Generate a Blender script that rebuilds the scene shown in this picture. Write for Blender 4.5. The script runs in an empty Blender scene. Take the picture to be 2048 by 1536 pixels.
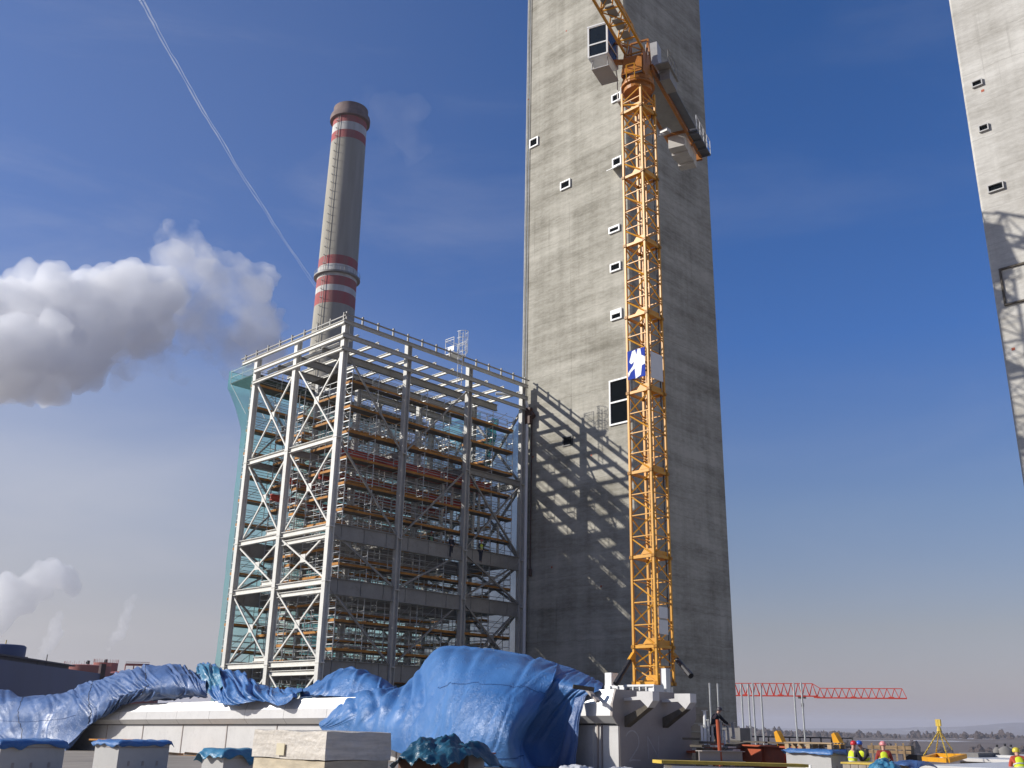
import bpy, math, random
import numpy as np
from mathutils import Vector, noise

random.seed(7)
SC = bpy.context.scene
COL = SC.collection
R = math.radians

# ------------------------------------------------------------------ camera
EYE = 40.0                                     # eye height above the plain
F_PX, PITCH = 1973.0, R(19.034)                # focal length in px of the 2048 px frame
ROLL = R(1.112)
FW = np.array([0, math.cos(PITCH), math.sin(PITCH)])
UP = np.array([0, -math.sin(PITCH), math.cos(PITCH)])
RT = np.array([1.0, 0, 0])
CX = RT * math.cos(ROLL) + UP * math.sin(ROLL)     # picture's right
CD = RT * math.sin(ROLL) - UP * math.cos(ROLL)     # picture's down
cam_d = bpy.data.cameras.new('camera')
cam = bpy.data.objects.new('camera', cam_d)
COL.objects.link(cam)
cam_d.sensor_width = 36
cam_d.lens = 36 * F_PX / 2048
cam_d.clip_start, cam_d.clip_end = 0.5, 30000
from mathutils import Matrix
cam.matrix_world = Matrix(((CX[0], -CD[0], -FW[0], 0), (CX[1], -CD[1], -FW[1], 0),
                           (CX[2], -CD[2], -FW[2], EYE), (0, 0, 0, 1)))
SC.camera = cam

# ------------------------------------------------------------------ light
SUN_AZ, SUN_EL = R(-95.0), R(27.7)
world = bpy.data.worlds.new('World')
SC.world = world
world.use_nodes = True
wn, wl = world.node_tree.nodes, world.node_tree.links
wn.clear()
w_out = wn.new('ShaderNodeOutputWorld')
w_bg = wn.new('ShaderNodeBackground')
sky = wn.new('ShaderNodeTexSky')
sky.sky_type = 'NISHITA'
sky.sun_disc = False
sky.sun_elevation = SUN_EL
sky.sun_rotation = SUN_AZ
sky.altitude = 300
sky.air_density = 1.0
sky.dust_density = 1.0
sky.ozone_density = 2.0
w_bg.inputs['Strength'].default_value = 0.085
# the sky's own colour by height above the horizon (violet blue aloft, warm grey low down), thin cirrus, bright veil on the sun's side


def w_math(op, a, b=None, clamp=False):
    x = wn.new('ShaderNodeMath'); x.operation = op; x.use_clamp = clamp
    for i, q in enumerate((a, b)):
        if q is None: continue
        if isinstance(q, (int, float)): x.inputs[i].default_value = q
        else: wl.new(q, x.inputs[i])
    return x.outputs[0]


def w_range(v, a, b, c, d, smooth=True):
    x = wn.new('ShaderNodeMapRange')
    if smooth: x.interpolation_type = 'SMOOTHSTEP'
    for nme, q in (('From Min', a), ('From Max', b), ('To Min', c), ('To Max', d)): x.inputs[nme].default_value = q
    wl.new(v, x.inputs['Value'])
    return x.outputs['Result']


def w_mix(kind, fac, a, b):
    x = wn.new('ShaderNodeMix'); x.data_type = 'RGBA'; x.blend_type = kind
    for i, q in ((0, fac), (6, a), (7, b)):
        if isinstance(q, (int, float)): x.inputs[i].default_value = q
        elif isinstance(q, tuple): x.inputs[i].default_value = (*q, 1)
        else: wl.new(q, x.inputs[i])
    return x.outputs[2]


tc = wn.new('ShaderNodeTexCoord')
sp = wn.new('ShaderNodeSeparateXYZ')
wl.new(tc.outputs['Generated'], sp.inputs['Vector'])
grad = wn.new('ShaderNodeValToRGB')
wl.new(sp.outputs['Z'], grad.inputs['Fac'])
ge = grad.color_ramp.elements
GRAD = [(0.0, (0.92, 0.80, 1.06)), (0.09, (1.08, 0.87, 0.90)), (0.20, (0.98, 0.98, 1.16)), (0.36, (0.51, 0.90, 1.55)), (0.62, (0.42, 0.87, 1.52)), (1.0, (0.40, 0.84, 1.5))]
ge[0].position, ge[0].color = GRAD[0][0], (*GRAD[0][1], 1)
ge[1].position, ge[1].color = GRAD[1][0], (*GRAD[1][1], 1)
for p_, c_ in GRAD[2:]:
    e_ = ge.new(p_); e_.color = (*c_, 1)
col_a = w_mix('MULTIPLY', 1.0, sky.outputs['Color'], grad.outputs['Color'])
mp = wn.new('ShaderNodeMapping')
mp.inputs['Rotation'].default_value = (0.25, -0.55, 0.5)
mp.inputs['Scale'].default_value = (1.0, 1.5, 4.2)
nz = wn.new('ShaderNodeTexNoise')
nz.inputs['Scale'].default_value = 2.0
nz.inputs['Detail'].default_value = 8
nz.inputs['Roughness'].default_value = 0.58
nz.inputs['Distortion'].default_value = 0.7
wl.new(tc.outputs['Generated'], mp.inputs['Vector'])
wl.new(mp.outputs['Vector'], nz.inputs['Vector'])
leftness = w_range(sp.outputs['X'], 0.25, -0.5, 0.0, 1.0)
cirrus = w_math('MULTIPLY', w_range(nz.outputs['Fac'], 0.46, 0.80, 0.0, 0.34), w_math('ADD', w_math('MULTIPLY', leftness, 0.8), 0.2))
col_b0 = w_mix('MIX', w_math('MULTIPLY', leftness, 0.17), col_a, (4.4, 4.5, 5.6))
col_b = w_mix('MIX', cirrus, col_b0, (5.8, 6.1, 7.4))
low = w_range(sp.outputs['Z'], 0.45, 0.08, 0.0, 1.0)
nz2 = wn.new('ShaderNodeTexNoise'); nz2.inputs['Scale'].default_value = 3.0; nz2.inputs['Detail'].default_value = 6
wl.new(mp.outputs['Vector'], nz2.inputs['Vector'])
veil = w_math('MULTIPLY', w_math('MULTIPLY', low, leftness), w_range(nz2.outputs['Fac'], 0.25, 0.75, 0.45, 0.85))
veil_col = w_mix('MIX', w_range(sp.outputs['Z'], 0.04, 0.26, 0.0, 1.0), (6.1, 5.9, 5.9), (6.7, 6.9, 7.8))
col_c = w_mix('MIX', veil, col_b, veil_col)
col_d = w_mix('MULTIPLY', w_range(sp.outputs['Y'], 0.05, -0.45, 0.0, 1.0), col_c, (0.62, 0.64, 0.68))   # unseen sky at our back dimmed to darken the shaded faces
wl.new(col_d, w_bg.inputs['Color'])
wl.new(w_bg.outputs['Background'], w_out.inputs['Surface'])

sun_d = bpy.data.lights.new('sun', 'SUN')
sun = bpy.data.objects.new('sun', sun_d)
COL.objects.link(sun)
sun_d.energy = 5.0
sun_d.angle = R(0.5)
sun_d.color = (1.0, 0.955, 0.885)
sv = Vector((math.sin(SUN_AZ) * math.cos(SUN_EL), math.cos(SUN_AZ) * math.cos(SUN_EL), math.sin(SUN_EL)))
sun.rotation_euler = sv.to_track_quat('Z', 'Y').to_euler()
sun.location = (-60, 0, 120)

SC.view_settings.view_transform = 'Standard'
SC.view_settings.look = 'None'
SC.view_settings.exposure = 0.0
SC.view_settings.gamma = 1.0
SC.cycles.volume_bounces = 40
SC.cycles.transparent_max_bounces = 24
SC.cycles.max_bounces = 40
SC.cycles.diffuse_bounces = 4
SC.cycles.glossy_bounces = 4

# ------------------------------------------------------------------ helpers
AZ = R(45.8)
GU = np.array([-math.sin(AZ), math.cos(AZ), 0.0])   # site grid: away to the left
GV = np.array([math.cos(AZ), math.sin(AZ), 0.0])    # site grid: away to the right
GZ = np.array([0, 0, 1.0])


def P(u, v, z):                                # site grid -> world (z relative to the eye)
    return GU * u + GV * v + np.array([0, 0, z + EYE])


def ray(x, y):
    dx, dy = x - 1024.0, y - 768.0
    r = FW * F_PX + CX * dx + CD * dy
    return r / np.linalg.norm(r)


def at(x, y, D):                               # point seen at (x, y), D metres away on plan
    r = ray(x, y)
    p = r * (D / math.hypot(r[0], r[1]))
    return p + np.array([0, 0, EYE])


def at_v(x, y, v):
    r = ray(x, y)
    return r * (v / float(r @ GV)) + np.array([0, 0, EYE])


def at_z(x, y, z):
    r = ray(x, y)
    return r * (z / r[2]) + np.array([0, 0, EYE])


ORG = {}


def tag(o, label=None, cat=None, group=None, kind=None):
    if label: o['label'] = label
    if cat: o['category'] = cat
    if group: o['group'] = group
    if kind: o['kind'] = kind
    return o


def thing(name, loc, label, cat, group=None):
    o = bpy.data.objects.new(name, None)
    COL.objects.link(o)
    o.empty_display_size = 0.3
    o.location = [float(c) for c in loc]
    ORG[o.name] = np.array(loc, float)
    return tag(o, label, cat, group)


def copy_tree(o, parent=None):
    c = o.copy()
    COL.objects.link(c)
    c.parent = parent
    for ch in list(o.children):
        copy_tree(ch, c)
    return c


class MB:
    """collects shapes for ONE mesh object"""
    def __init__(s):
        s.v, s.f, s.n = [], [], 0

    def add(s, V, Fc):
        V = np.asarray(V, float).reshape(-1, 3)
        s.v.append(V)
        s.f += [tuple(i + s.n for i in f) for f in Fc]
        s.n += len(V)
        return s

    def obox(s, c, ax, ay, az):                # oriented box, half axes
        c = np.asarray(c, float)
        V = [c + i * ax + j * ay + k * az for k in (-1, 1) for j in (-1, 1) for i in (-1, 1)]
        return s.add(V, [(0, 2, 3, 1), (4, 5, 7, 6), (0, 1, 5, 4), (2, 6, 7, 3), (0, 4, 6, 2), (1, 3, 7, 5)])

    def gbox(s, u0, u1, v0, v1, z0, z1):       # box on the site grid
        return s.obox(P((u0 + u1) / 2, (v0 + v1) / 2, (z0 + z1) / 2), GU * (u1 - u0) / 2, GV * (v1 - v0) / 2, GZ * (z1 - z0) / 2)

    def bar(s, p, q, w, h=None, up=(0, 0, 1)):
        h = h or w
        p, q = np.asarray(p, float), np.asarray(q, float)
        d = q - p
        L = np.linalg.norm(d)
        if L < 1e-6: return s
        d /= L
        up = np.asarray(up, float)
        sd = np.cross(d, up)
        if np.linalg.norm(sd) < 1e-3: sd = np.cross(d, GU)
        sd /= np.linalg.norm(sd)
        n = np.cross(sd, d)
        return s.obox((p + q) / 2, d * L / 2, sd * w / 2, n * h / 2)

    def ibar(s, p, q, w, h, t=0.03, up=(0, 0, 1)):   # rolled H section
        p, q = np.asarray(p, float), np.asarray(q, float)
        d = (q - p) / np.linalg.norm(q - p)
        sd = np.cross(d, np.asarray(up, float)); sd /= np.linalg.norm(sd)
        n = np.cross(sd, d)
        off = n * (h / 2 - t / 2)
        s.bar(p + off, q + off, w, t, up)
        s.bar(p - off, q - off, w, t, up)
        return s.bar(p, q, t, h - 2 * t, up)

    def tube(s, p, q, r, n=8, r2=None, cap=True):
        p, q = np.asarray(p, float), np.asarray(q, float)
        r2 = r if r2 is None else r2
        d = q - p
        L = np.linalg.norm(d)
        if L < 1e-6: return s
        d /= L
        a = np.cross(d, GZ)
        if np.linalg.norm(a) < 1e-3: a = np.array([1.0, 0, 0])
        a /= np.linalg.norm(a)
        b = np.cross(d, a)
        V = []
        for c, rr in ((p, r), (q, r2)):
            for i in range(n):
                t = 2 * math.pi * i / n
                V.append(c + (a * math.cos(t) + b * math.sin(t)) * rr)
        Fc = [(i, (i + 1) % n, n + (i + 1) % n, n + i) for i in range(n)]
        if cap:
            Fc += [tuple(range(n))[::-1], tuple(range(n, 2 * n))]
        return s.add(V, Fc)

    def path(s, pts, r, n=6):
        for a, b in zip(pts[:-1], pts[1:]): s.tube(a, b, r, n)
        return s

    def lathe(s, c, prof, n=48):               # prof: list of (r, z)
        c = np.asarray(c, float)
        V = []
        for r, z in prof:
            for i in range(n):
                t = 2 * math.pi * i / n
                V.append(c + np.array([r * math.cos(t), r * math.sin(t), z]))
        m = len(prof)
        Fc = [(j * n + i, j * n + (i + 1) % n, (j + 1) * n + (i + 1) % n, (j + 1) * n + i) for j in range(m - 1) for i in range(n)]
        return s.add(V, Fc)

    def prism(s, pts, ext):                    # planar polygon swept by vector ext
        pts = [np.asarray(p, float) for p in pts]
        n = len(pts)
        V = pts + [p + np.asarray(ext, float) for p in pts]
        Fc = [tuple(range(n))[::-1], tuple(range(n, 2 * n))]
        Fc += [(i, (i + 1) % n, n + (i + 1) % n, n + i) for i in range(n)]
        return s.add(V, Fc)

    def build(s, name, mat, parent=None, smooth=False, bevel=0):
        V = np.concatenate(s.v) if s.v else np.zeros((0, 3))
        org = ORG[parent.name] if parent is not None else (V.min(0) + V.max(0)) / 2
        if parent is None: org = np.array([org[0], org[1], V[:, 2].min()])
        me = bpy.data.meshes.new(name)
        me.from_pydata((V - org).tolist(), [], s.f)
        me.update()
        if mat: me.materials.append(mat)
        if smooth:
            me.polygons.foreach_set('use_smooth', [True] * len(me.polygons))
        o = bpy.data.objects.new(name, me)
        COL.objects.link(o)
        if parent is not None:
            o.parent = parent
        else:
            o.location = org.tolist()
        ORG[o.name] = org
        if bevel:
            b = o.modifiers.new('bevel', 'BEVEL'); b.width = bevel; b.segments = 2; b.limit_method = 'ANGLE'
        return o


def shade(o, ang=35):
    """smooth shading with sharp edges kept"""
    me = o.data
    me.polygons.foreach_set('use_smooth', [True] * len(me.polygons))
    me.set_sharp_from_angle(angle=R(ang))
    return o


# ------------------------------------------------------------------ materials
def base_mat(name):
    m = bpy.data.materials.new(name)
    m.use_nodes = True
    n, l = m.node_tree.nodes, m.node_tree.links
    return m, n, l, n['Principled BSDF']


def pmat(name, col, rough=0.6, metal=0.0, var=0.12, scale=1.5, bump=0.0, bscale=20, col2=None, dirt=0.0, stretch=(1, 1, 1), spec=0.5):
    """painted or raw surface with uneven colour, some grime and a fine bump"""
    m, n, l, b = base_mat(name)
    t = n.new('ShaderNodeTexCoord')
    mpn = n.new('ShaderNodeMapping'); mpn.inputs['Scale'].default_value = stretch
    nt = n.new('ShaderNodeTexNoise'); nt.inputs['Scale'].default_value = scale; nt.inputs['Detail'].default_value = 6; nt.inputs['Roughness'].default_value = 0.6
    l.new(t.outputs['Object'], mpn.inputs['Vector']); l.new(mpn.outputs['Vector'], nt.inputs['Vector'])
    cr = n.new('ShaderNodeValToRGB')
    c2 = col2 or tuple(min(1, c * (1 + var)) for c in col)
    cr.color_ramp.elements[0].position = 0.3; cr.color_ramp.elements[1].position = 0.7
    cr.color_ramp.elements[0].color = (*[c * (1 - var) for c in col], 1)
    cr.color_ramp.elements[1].color = (*c2, 1)
    l.new(nt.outputs['Fac'], cr.inputs['Fac'])
    out = cr.outputs['Color']
    if dirt:
        n2 = n.new('ShaderNodeTexNoise'); n2.inputs['Scale'].default_value = scale * 3.7; n2.inputs['Detail'].default_value = 8; n2.inputs['Roughness'].default_value = 0.7
        l.new(t.outputs['Object'], n2.inputs['Vector'])
        mr = n.new('ShaderNodeMapRange'); mr.inputs['From Min'].default_value = 0.52; mr.inputs['From Max'].default_value = 0.72; mr.inputs['To Max'].default_value = dirt
        l.new(n2.outputs['Fac'], mr.inputs['Value'])
        mxn = n.new('ShaderNodeMix'); mxn.data_type = 'RGBA'; mxn.inputs[7].default_value = (0.09, 0.07, 0.05, 1)
        l.new(mr.outputs['Result'], mxn.inputs[0]); l.new(out, mxn.inputs[6]); out = mxn.outputs[2]
    l.new(out, b.inputs['Base Color'])
    b.inputs['Roughness'].default_value = rough
    b.inputs['Metallic'].default_value = metal
    b.inputs['Specular IOR Level'].default_value = spec
    if bump:
        n3 = n.new('ShaderNodeTexNoise'); n3.inputs['Scale'].default_value = bscale; n3.inputs['Detail'].default_value = 5
        l.new(t.outputs['Object'], n3.inputs['Vector'])
        bp = n.new('ShaderNodeBump'); bp.inputs['Strength'].default_value = bump; bp.inputs['Distance'].default_value = 0.05
        l.new(n3.outputs['Fac'], bp.inputs['Height']); l.new(bp.outputs['Normal'], b.inputs['Normal'])
    return m


def concrete_mat(name, c0, c1, drip=0.5):
    """slipformed concrete: rough pour lines, long vertical runs, blotches"""
    m, n, l, b = base_mat(name)
    t = n.new('ShaderNodeTexCoord')

    def nse(sc, scale, detail, rough=0.6):
        mpn = n.new('ShaderNodeMapping'); mpn.inputs['Scale'].default_value = sc
        nt = n.new('ShaderNodeTexNoise'); nt.inputs['Scale'].default_value = scale; nt.inputs['Detail'].default_value = detail; nt.inputs['Roughness'].default_value = rough
        l.new(t.outputs['Object'], mpn.inputs['Vector']); l.new(mpn.outputs['Vector'], nt.inputs['Vector'])
        return nt.outputs['Fac']
    bands = nse((0.035, 0.035, 1.0), 0.95, 9, 0.72)
    runs = nse((1.0, 1.0, 0.05), 0.75, 7, 0.62)
    blot = nse((0.3, 0.3, 0.42), 0.7, 8, 0.62)
    fine = nse((0.5, 0.5, 1.6), 3.0, 5, 0.75)

    def mth(op, a, bb):
        x = n.new('ShaderNodeMath'); x.operation = op
        for i, q in enumerate((a, bb)):
            if isinstance(q, (int, float)): x.inputs[i].default_value = q
            else: l.new(q, x.inputs[i])
        return x.outputs[0]
    s1 = mth('MULTIPLY', bands, 0.30)
    s2 = mth('MULTIPLY', runs, 0.18)
    s3 = mth('MULTIPLY', blot, 0.32)
    s4 = mth('MULTIPLY', fine, 0.20)
    tot = mth('ADD', mth('ADD', s1, s2), mth('ADD', s3, s4))
    cr = n.new('ShaderNodeValToRGB')
    e = cr.color_ramp.elements
    e[0].position, e[1].position = 0.40, 0.575
    e[0].color, e[1].color = (*c0, 1), (*c1, 1)
    l.new(tot, cr.inputs['Fac'])
    # dark run-off streaks
    st = nse((2.6, 2.6, 0.05), 1.3, 4, 0.7)
    gate = nse((0.25, 0.25, 0.14), 1.0, 3, 0.6)
    mr = n.new('ShaderNodeMapRange'); mr.inputs['From Min'].default_value = 0.6; mr.inputs['From Max'].default_value = 0.72; mr.inputs['To Max'].default_value = drip
    l.new(st, mr.inputs['Value'])
    mg = n.new('ShaderNodeMapRange'); mg.inputs['From Min'].default_value = 0.45; mg.inputs['From Max'].default_value = 0.6
    l.new(gate, mg.inputs['Value'])
    k = mth('MULTIPLY', mr.outputs['Result'], mg.outputs['Result'])
    mxn = n.new('ShaderNodeMix'); mxn.data_type = 'RGBA'
    mxn.inputs[7].default_value = (c0[0] * 0.5, c0[1] * 0.5, c0[2] * 0.5, 1)
    l.new(k, mxn.inputs[0]); l.new(cr.outputs['Color'], mxn.inputs[6])
    # pour joints every 2.6 m
    sx = n.new('ShaderNodeSeparateXYZ'); l.new(t.outputs['Object'], sx.inputs['Vector'])
    wob = mth('ADD', sx.outputs['Z'], mth('MULTIPLY', runs, 0.7))
    fr = mth('FRACT', mth('DIVIDE', wob, 2.6), 0)
    ln = mth('LESS_THAN', fr, 0.022)
    lk = mth('MULTIPLY', ln, mth('MULTIPLY', gate, 0.42))
    mx2 = n.new('ShaderNodeMix'); mx2.data_type = 'RGBA'
    mx2.inputs[7].default_value = (c0[0] * 0.55, c0[1] * 0.52, c0[2] * 0.5, 1)
    l.new(lk, mx2.inputs[0]); l.new(mxn.outputs[2], mx2.inputs[6])
    l.new(mx2.outputs[2], b.inputs['Base Color'])
    b.inputs['Roughness'].default_value = 0.9
    b.inputs['Specular IOR Level'].default_value = 0.2
    bp = n.new('ShaderNodeBump'); bp.inputs['Strength'].default_value = 0.45; bp.inputs['Distance'].default_value = 0.1
    l.new(tot, bp.inputs['Height']); l.new(bp.outputs['Normal'], b.inputs['Normal'])
    return m


def tarp_mat(name, col, col2, rough=0.42):
    m, n, l, b = base_mat(name)
    t = n.new('ShaderNodeTexCoord')
    n1 = n.new('ShaderNodeTexNoise'); n1.inputs['Scale'].default_value = 0.5; n1.inputs['Detail'].default_value = 5
    l.new(t.outputs['Object'], n1.inputs['Vector'])
    cr = n.new('ShaderNodeValToRGB'); cr.color_ramp.elements[0].position = 0.3; cr.color_ramp.elements[1].position = 0.7
    cr.color_ramp.elements[0].color = (*col, 1); cr.color_ramp.elements[1].color = (*col2, 1)
    l.new(n1.outputs['Fac'], cr.inputs['Fac']); l.new(cr.outputs['Color'], b.inputs['Base Color'])
    b.inputs['Roughness'].default_value = rough
    b.inputs['Specular IOR Level'].default_value = 0.65
    # crinkles of stiff woven sheet, two sizes
    n2 = n.new('ShaderNodeTexNoise'); n2.inputs['Scale'].default_value = 3.6; n2.inputs['Detail'].default_value = 6; n2.inputs['Roughness'].default_value = 0.6; n2.inputs['Distortion'].default_value = 1.2
    l.new(t.outputs['Object'], n2.inputs['Vector'])
    n4 = n.new('ShaderNodeTexNoise'); n4.inputs['Scale'].default_value = 0.9; n4.inputs['Detail'].default_value = 3; n4.inputs['Distortion'].default_value = 0.6
    l.new(t.outputs['Object'], n4.inputs['Vector'])
    ab = n.new('ShaderNodeMath'); ab.operation = 'SUBTRACT'; ab.inputs[1].default_value = 0.5
    l.new(n2.outputs['Fac'], ab.inputs[0])
    ab2 = n.new('ShaderNodeMath'); ab2.operation = 'ABSOLUTE'; l.new(ab.outputs[0], ab2.inputs[0])
    gt = n.new('ShaderNodeMapRange'); gt.inputs['From Min'].default_value = 0.4; gt.inputs['From Max'].default_value = 0.62; gt.inputs['To Min'].default_value = 0.25
    l.new(n4.outputs['Fac'], gt.inputs['Value'])
    ad = n.new('ShaderNodeMath'); ad.operation = 'MULTIPLY'
    l.new(ab2.outputs[0], ad.inputs[0]); l.new(gt.outputs['Result'], ad.inputs[1])
    bp = n.new('ShaderNodeBump'); bp.inputs['Strength'].default_value = 0.8; bp.inputs['Distance'].default_value = 0.14
    l.new(ad.outputs[0], bp.inputs['Height']); l.new(bp.outputs['Normal'], b.inputs['Normal'])
    # thin sheet lets some sun through
    tr = n.new('ShaderNodeBsdfTranslucent'); l.new(cr.outputs['Color'], tr.inputs['Color'])
    mxs = n.new('ShaderNodeMixShader'); mxs.inputs[0].default_value = 0.12
    l.new(b.outputs[0], mxs.inputs[1]); l.new(tr.outputs[0], mxs.inputs[2]); l.new(mxs.outputs[0], n['Material Output'].inputs['Surface'])
    return m


def net_mat(name, col, alpha):
    m, n, l, b = base_mat(name)
    t = n.new('ShaderNodeTexCoord')
    nt = n.new('ShaderNodeTexNoise'); nt.inputs['Scale'].default_value = 0.35; nt.inputs['Detail'].default_value = 6
    l.new(t.outputs['Object'], nt.inputs['Vector'])
    mr = n.new('ShaderNodeMapRange'); mr.inputs['From Min'].default_value = 0.3; mr.inputs['From Max'].default_value = 0.7
    mr.inputs['To Min'].default_value = alpha - 0.12; mr.inputs['To Max'].default_value = alpha + 0.12
    l.new(nt.outputs['Fac'], mr.inputs['Value'])
    df = n.new('ShaderNodeBsdfDiffuse'); df.inputs['Color'].default_value = (*col, 1)
    tl = n.new('ShaderNodeBsdfTranslucent'); tl.inputs['Color'].default_value = (*col, 1)
    m1 = n.new('ShaderNodeMixShader'); m1.inputs[0].default_value = 0.55
    l.new(df.outputs[0], m1.inputs[1]); l.new(tl.outputs[0], m1.inputs[2])
    tp = n.new('ShaderNodeBsdfTransparent')
    m2 = n.new('ShaderNodeMixShader'); l.new(mr.outputs['Result'], m2.inputs[0])
    l.new(tp.outputs[0], m2.inputs[1]); l.new(m1.outputs[0], m2.inputs[2])
    n.remove(b)
    l.new(m2.outputs[0], n['Material Output'].inputs['Surface'])
    return m


def volume_mat(name, density, col=(1, 1, 1), nscale=None, lo=0.35, hi=0.7, g=0.0):
    m, n, l, b = base_mat(name)
    n.remove(b)
    v = n.new('ShaderNodeVolumePrincipled')
    v.inputs['Color'].default_value = (*col, 1)
    v.inputs['Anisotropy'].default_value = g
    v.inputs['Density'].default_value = density
    if nscale:
        t = n.new('ShaderNodeTexCoord')
        nt = n.new('ShaderNodeTexNoise'); nt.inputs['Scale'].default_value = nscale; nt.inputs['Detail'].default_value = 6; nt.inputs['Roughness'].default_value = 0.6
        l.new(t.outputs['Object'], nt.inputs['Vector'])
        mr = n.new('ShaderNodeMapRange'); mr.inputs['From Min'].default_value = lo; mr.inputs['From Max'].default_value = hi; mr.inputs['To Max'].default_value = density
        l.new(nt.outputs['Fac'], mr.inputs['Value']); l.new(mr.outputs['Result'], v.inputs['Density'])
    l.new(v.outputs[0], n['Material Output'].inputs['Volume'])
    return m


M_CONC = concrete_mat('slipformed concrete', (0.225, 0.21, 0.168), (0.50, 0.475, 0.405))
M_CONC2 = concrete_mat('paler slipformed concrete', (0.36, 0.34, 0.30), (0.63, 0.61, 0.56), 0.35)
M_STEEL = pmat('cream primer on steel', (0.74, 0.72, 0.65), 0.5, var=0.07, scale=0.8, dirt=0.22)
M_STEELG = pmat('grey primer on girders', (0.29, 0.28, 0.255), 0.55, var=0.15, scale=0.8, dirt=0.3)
M_STEELC = pmat('shade darkened cream primer', (0.50, 0.49, 0.45), 0.5, var=0.1, scale=0.8, dirt=0.3)  # cream primer darkened in colour for the frame's shaded columns and eaves
M_RED = pmat('red oxide girder', (0.50, 0.055, 0.028), 0.55, var=0.2, scale=1.2, dirt=0.3)
M_TUBE = pmat('galvanised scaffold tube', (0.52, 0.53, 0.52), 0.4, 0.35, var=0.2, scale=3)
M_TOE = pmat('orange timber toe board', (0.44, 0.185, 0.022), 0.7, var=0.35, scale=1.6, dirt=0.55)
M_DECK = pmat('weathered scaffold plank', (0.10, 0.085, 0.065), 0.85, var=0.3, scale=2)
M_NET = net_mat('teal debris net', (0.22, 0.58, 0.57), 0.56)
M_NETB = net_mat('pale blue green debris net', (0.36, 0.56, 0.66), 0.62)
M_YEL = pmat('crane yellow paint', (0.68, 0.315, 0.014), 0.45, var=0.12, scale=1.4, dirt=0.35)
M_ORA = pmat('crane orange brown plate', (0.42, 0.15, 0.012), 0.5, var=0.2, scale=1.4, dirt=0.45)
M_WHITE = pmat('white coated sheet metal', (0.64, 0.625, 0.60), 0.3, 0.0, var=0.06, scale=0.9, dirt=0.15, bump=0.05, bscale=2.2, spec=0.9)
M_CAP = pmat('glossy galvanised cap sheet', (0.66, 0.65, 0.63), 0.4, 0.35, var=0.05, scale=0.9, dirt=0.1, bump=0.04, bscale=1.8)
M_ENDPL = pmat('primed grey end plate', (0.36, 0.315, 0.285), 0.55, var=0.12, scale=0.5, dirt=0.12, bump=0.08, bscale=1.1)
M_DARK = pmat('black painted steel', (0.025, 0.025, 0.028), 0.5, var=0.2)
M_GLASS = pmat('dark window glass', (0.010, 0.015, 0.020), 0.25, var=0.2, spec=0.35)
M_HOLE = pmat('unlit opening', (0.006, 0.008, 0.010), 1.0, var=0.2, spec=0.02)  # near-black colour stands for the dark inside open holes
M_FRAMEW = pmat('white window frame', (0.82, 0.82, 0.80), 0.5, var=0.04)
M_TARP = tarp_mat('blue woven tarpaulin', (0.04, 0.15, 0.39), (0.07, 0.21, 0.49))
M_TARPG = tarp_mat('sheen greyed blue tarpaulin', (0.05, 0.11, 0.27), (0.08, 0.165, 0.38), 0.42)  # grazing sheen of the long sheet put into this greyer blue
M_TARPC = tarp_mat('pale cyan blue foil sheet', (0.03, 0.16, 0.30), (0.08, 0.30, 0.45), 0.35)
M_ROOF = pmat('grey bitumen roofing', (0.27, 0.235, 0.195), 0.9, var=0.25, scale=0.4, dirt=0.35, bump=0.2, bscale=6)
M_BOXL = pmat('pale grey coated box sheet', (0.47, 0.46, 0.44), 0.42, var=0.06, scale=1.5, dirt=0.1)
M_WOOD = pmat('raw sawn timber', (0.42, 0.29, 0.16), 0.8, var=0.3, scale=2.5, stretch=(1, 1, 6))
M_WOODY = pmat('yellow formwork board', (0.60, 0.42, 0.06), 0.6, var=0.25, scale=2, dirt=0.3)
M_WRAP = pmat('milky stretch film', (0.64, 0.585, 0.505), 0.32, var=0.2, scale=1.3, stretch=(1, 1, 9), bump=0.7, bscale=7, dirt=.15)
M_WRAP2 = pmat('straw coloured lower bale', (0.52, 0.44, 0.31), 0.6, var=0.2, scale=2, stretch=(1, 1, 4), bump=0.3, bscale=6)
M_RUST = pmat('rust red formwork steel', (0.42, 0.085, 0.03), 0.6, var=0.18, scale=1.2, dirt=0.3)
M_DCONC = pmat('dark cast concrete', (0.20, 0.19, 0.18), 0.9, var=0.2, scale=1.2, bump=0.1)
M_BLUEW = pmat('blue grey cladding', (0.055, 0.075, 0.16), 0.55, var=0.1, scale=0.15, stretch=(1, 1, 0.2))
M_TANK = pmat('terracotta tank paint', (0.36, 0.11, 0.085), 0.7, var=0.12, scale=0.2)
M_REDC = pmat('red crane paint', (0.60, 0.055, 0.03), 0.5, var=0.1)

# ------------------------------------------------------------------ the plain, hills, far woods, haze
m, n, l, b = base_mat('winter plain')
t = n.new('ShaderNodeTexCoord')
n1 = n.new('ShaderNodeTexNoise'); n1.inputs['Scale'].default_value = 0.004; n1.inputs['Detail'].default_value = 9; n1.inputs['Roughness'].default_value = 0.65
n2 = n.new('ShaderNodeTexNoise'); n2.inputs['Scale'].default_value = 0.011; n2.inputs['Detail'].default_value = 6
mp2 = n.new('ShaderNodeMapping'); mp2.inputs['Scale'].default_value = (0.35, 1.2, 1); mp2.inputs['Rotation'].default_value = (0, 0, 0.3)
l.new(t.outputs['Object'], n1.inputs['Vector']); l.new(t.outputs['Object'], mp2.inputs['Vector']); l.new(mp2.outputs['Vector'], n2.inputs['Vector'])
cr = n.new('ShaderNodeValToRGB'); cr.color_ramp.elements[0].position = 0.35; cr.color_ramp.elements[1].position = 0.65
cr.color_ramp.elements[0].color = (0.075, 0.052, 0.040, 1); cr.color_ramp.elements[1].color = (0.15, 0.11, 0.082, 1)
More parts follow.
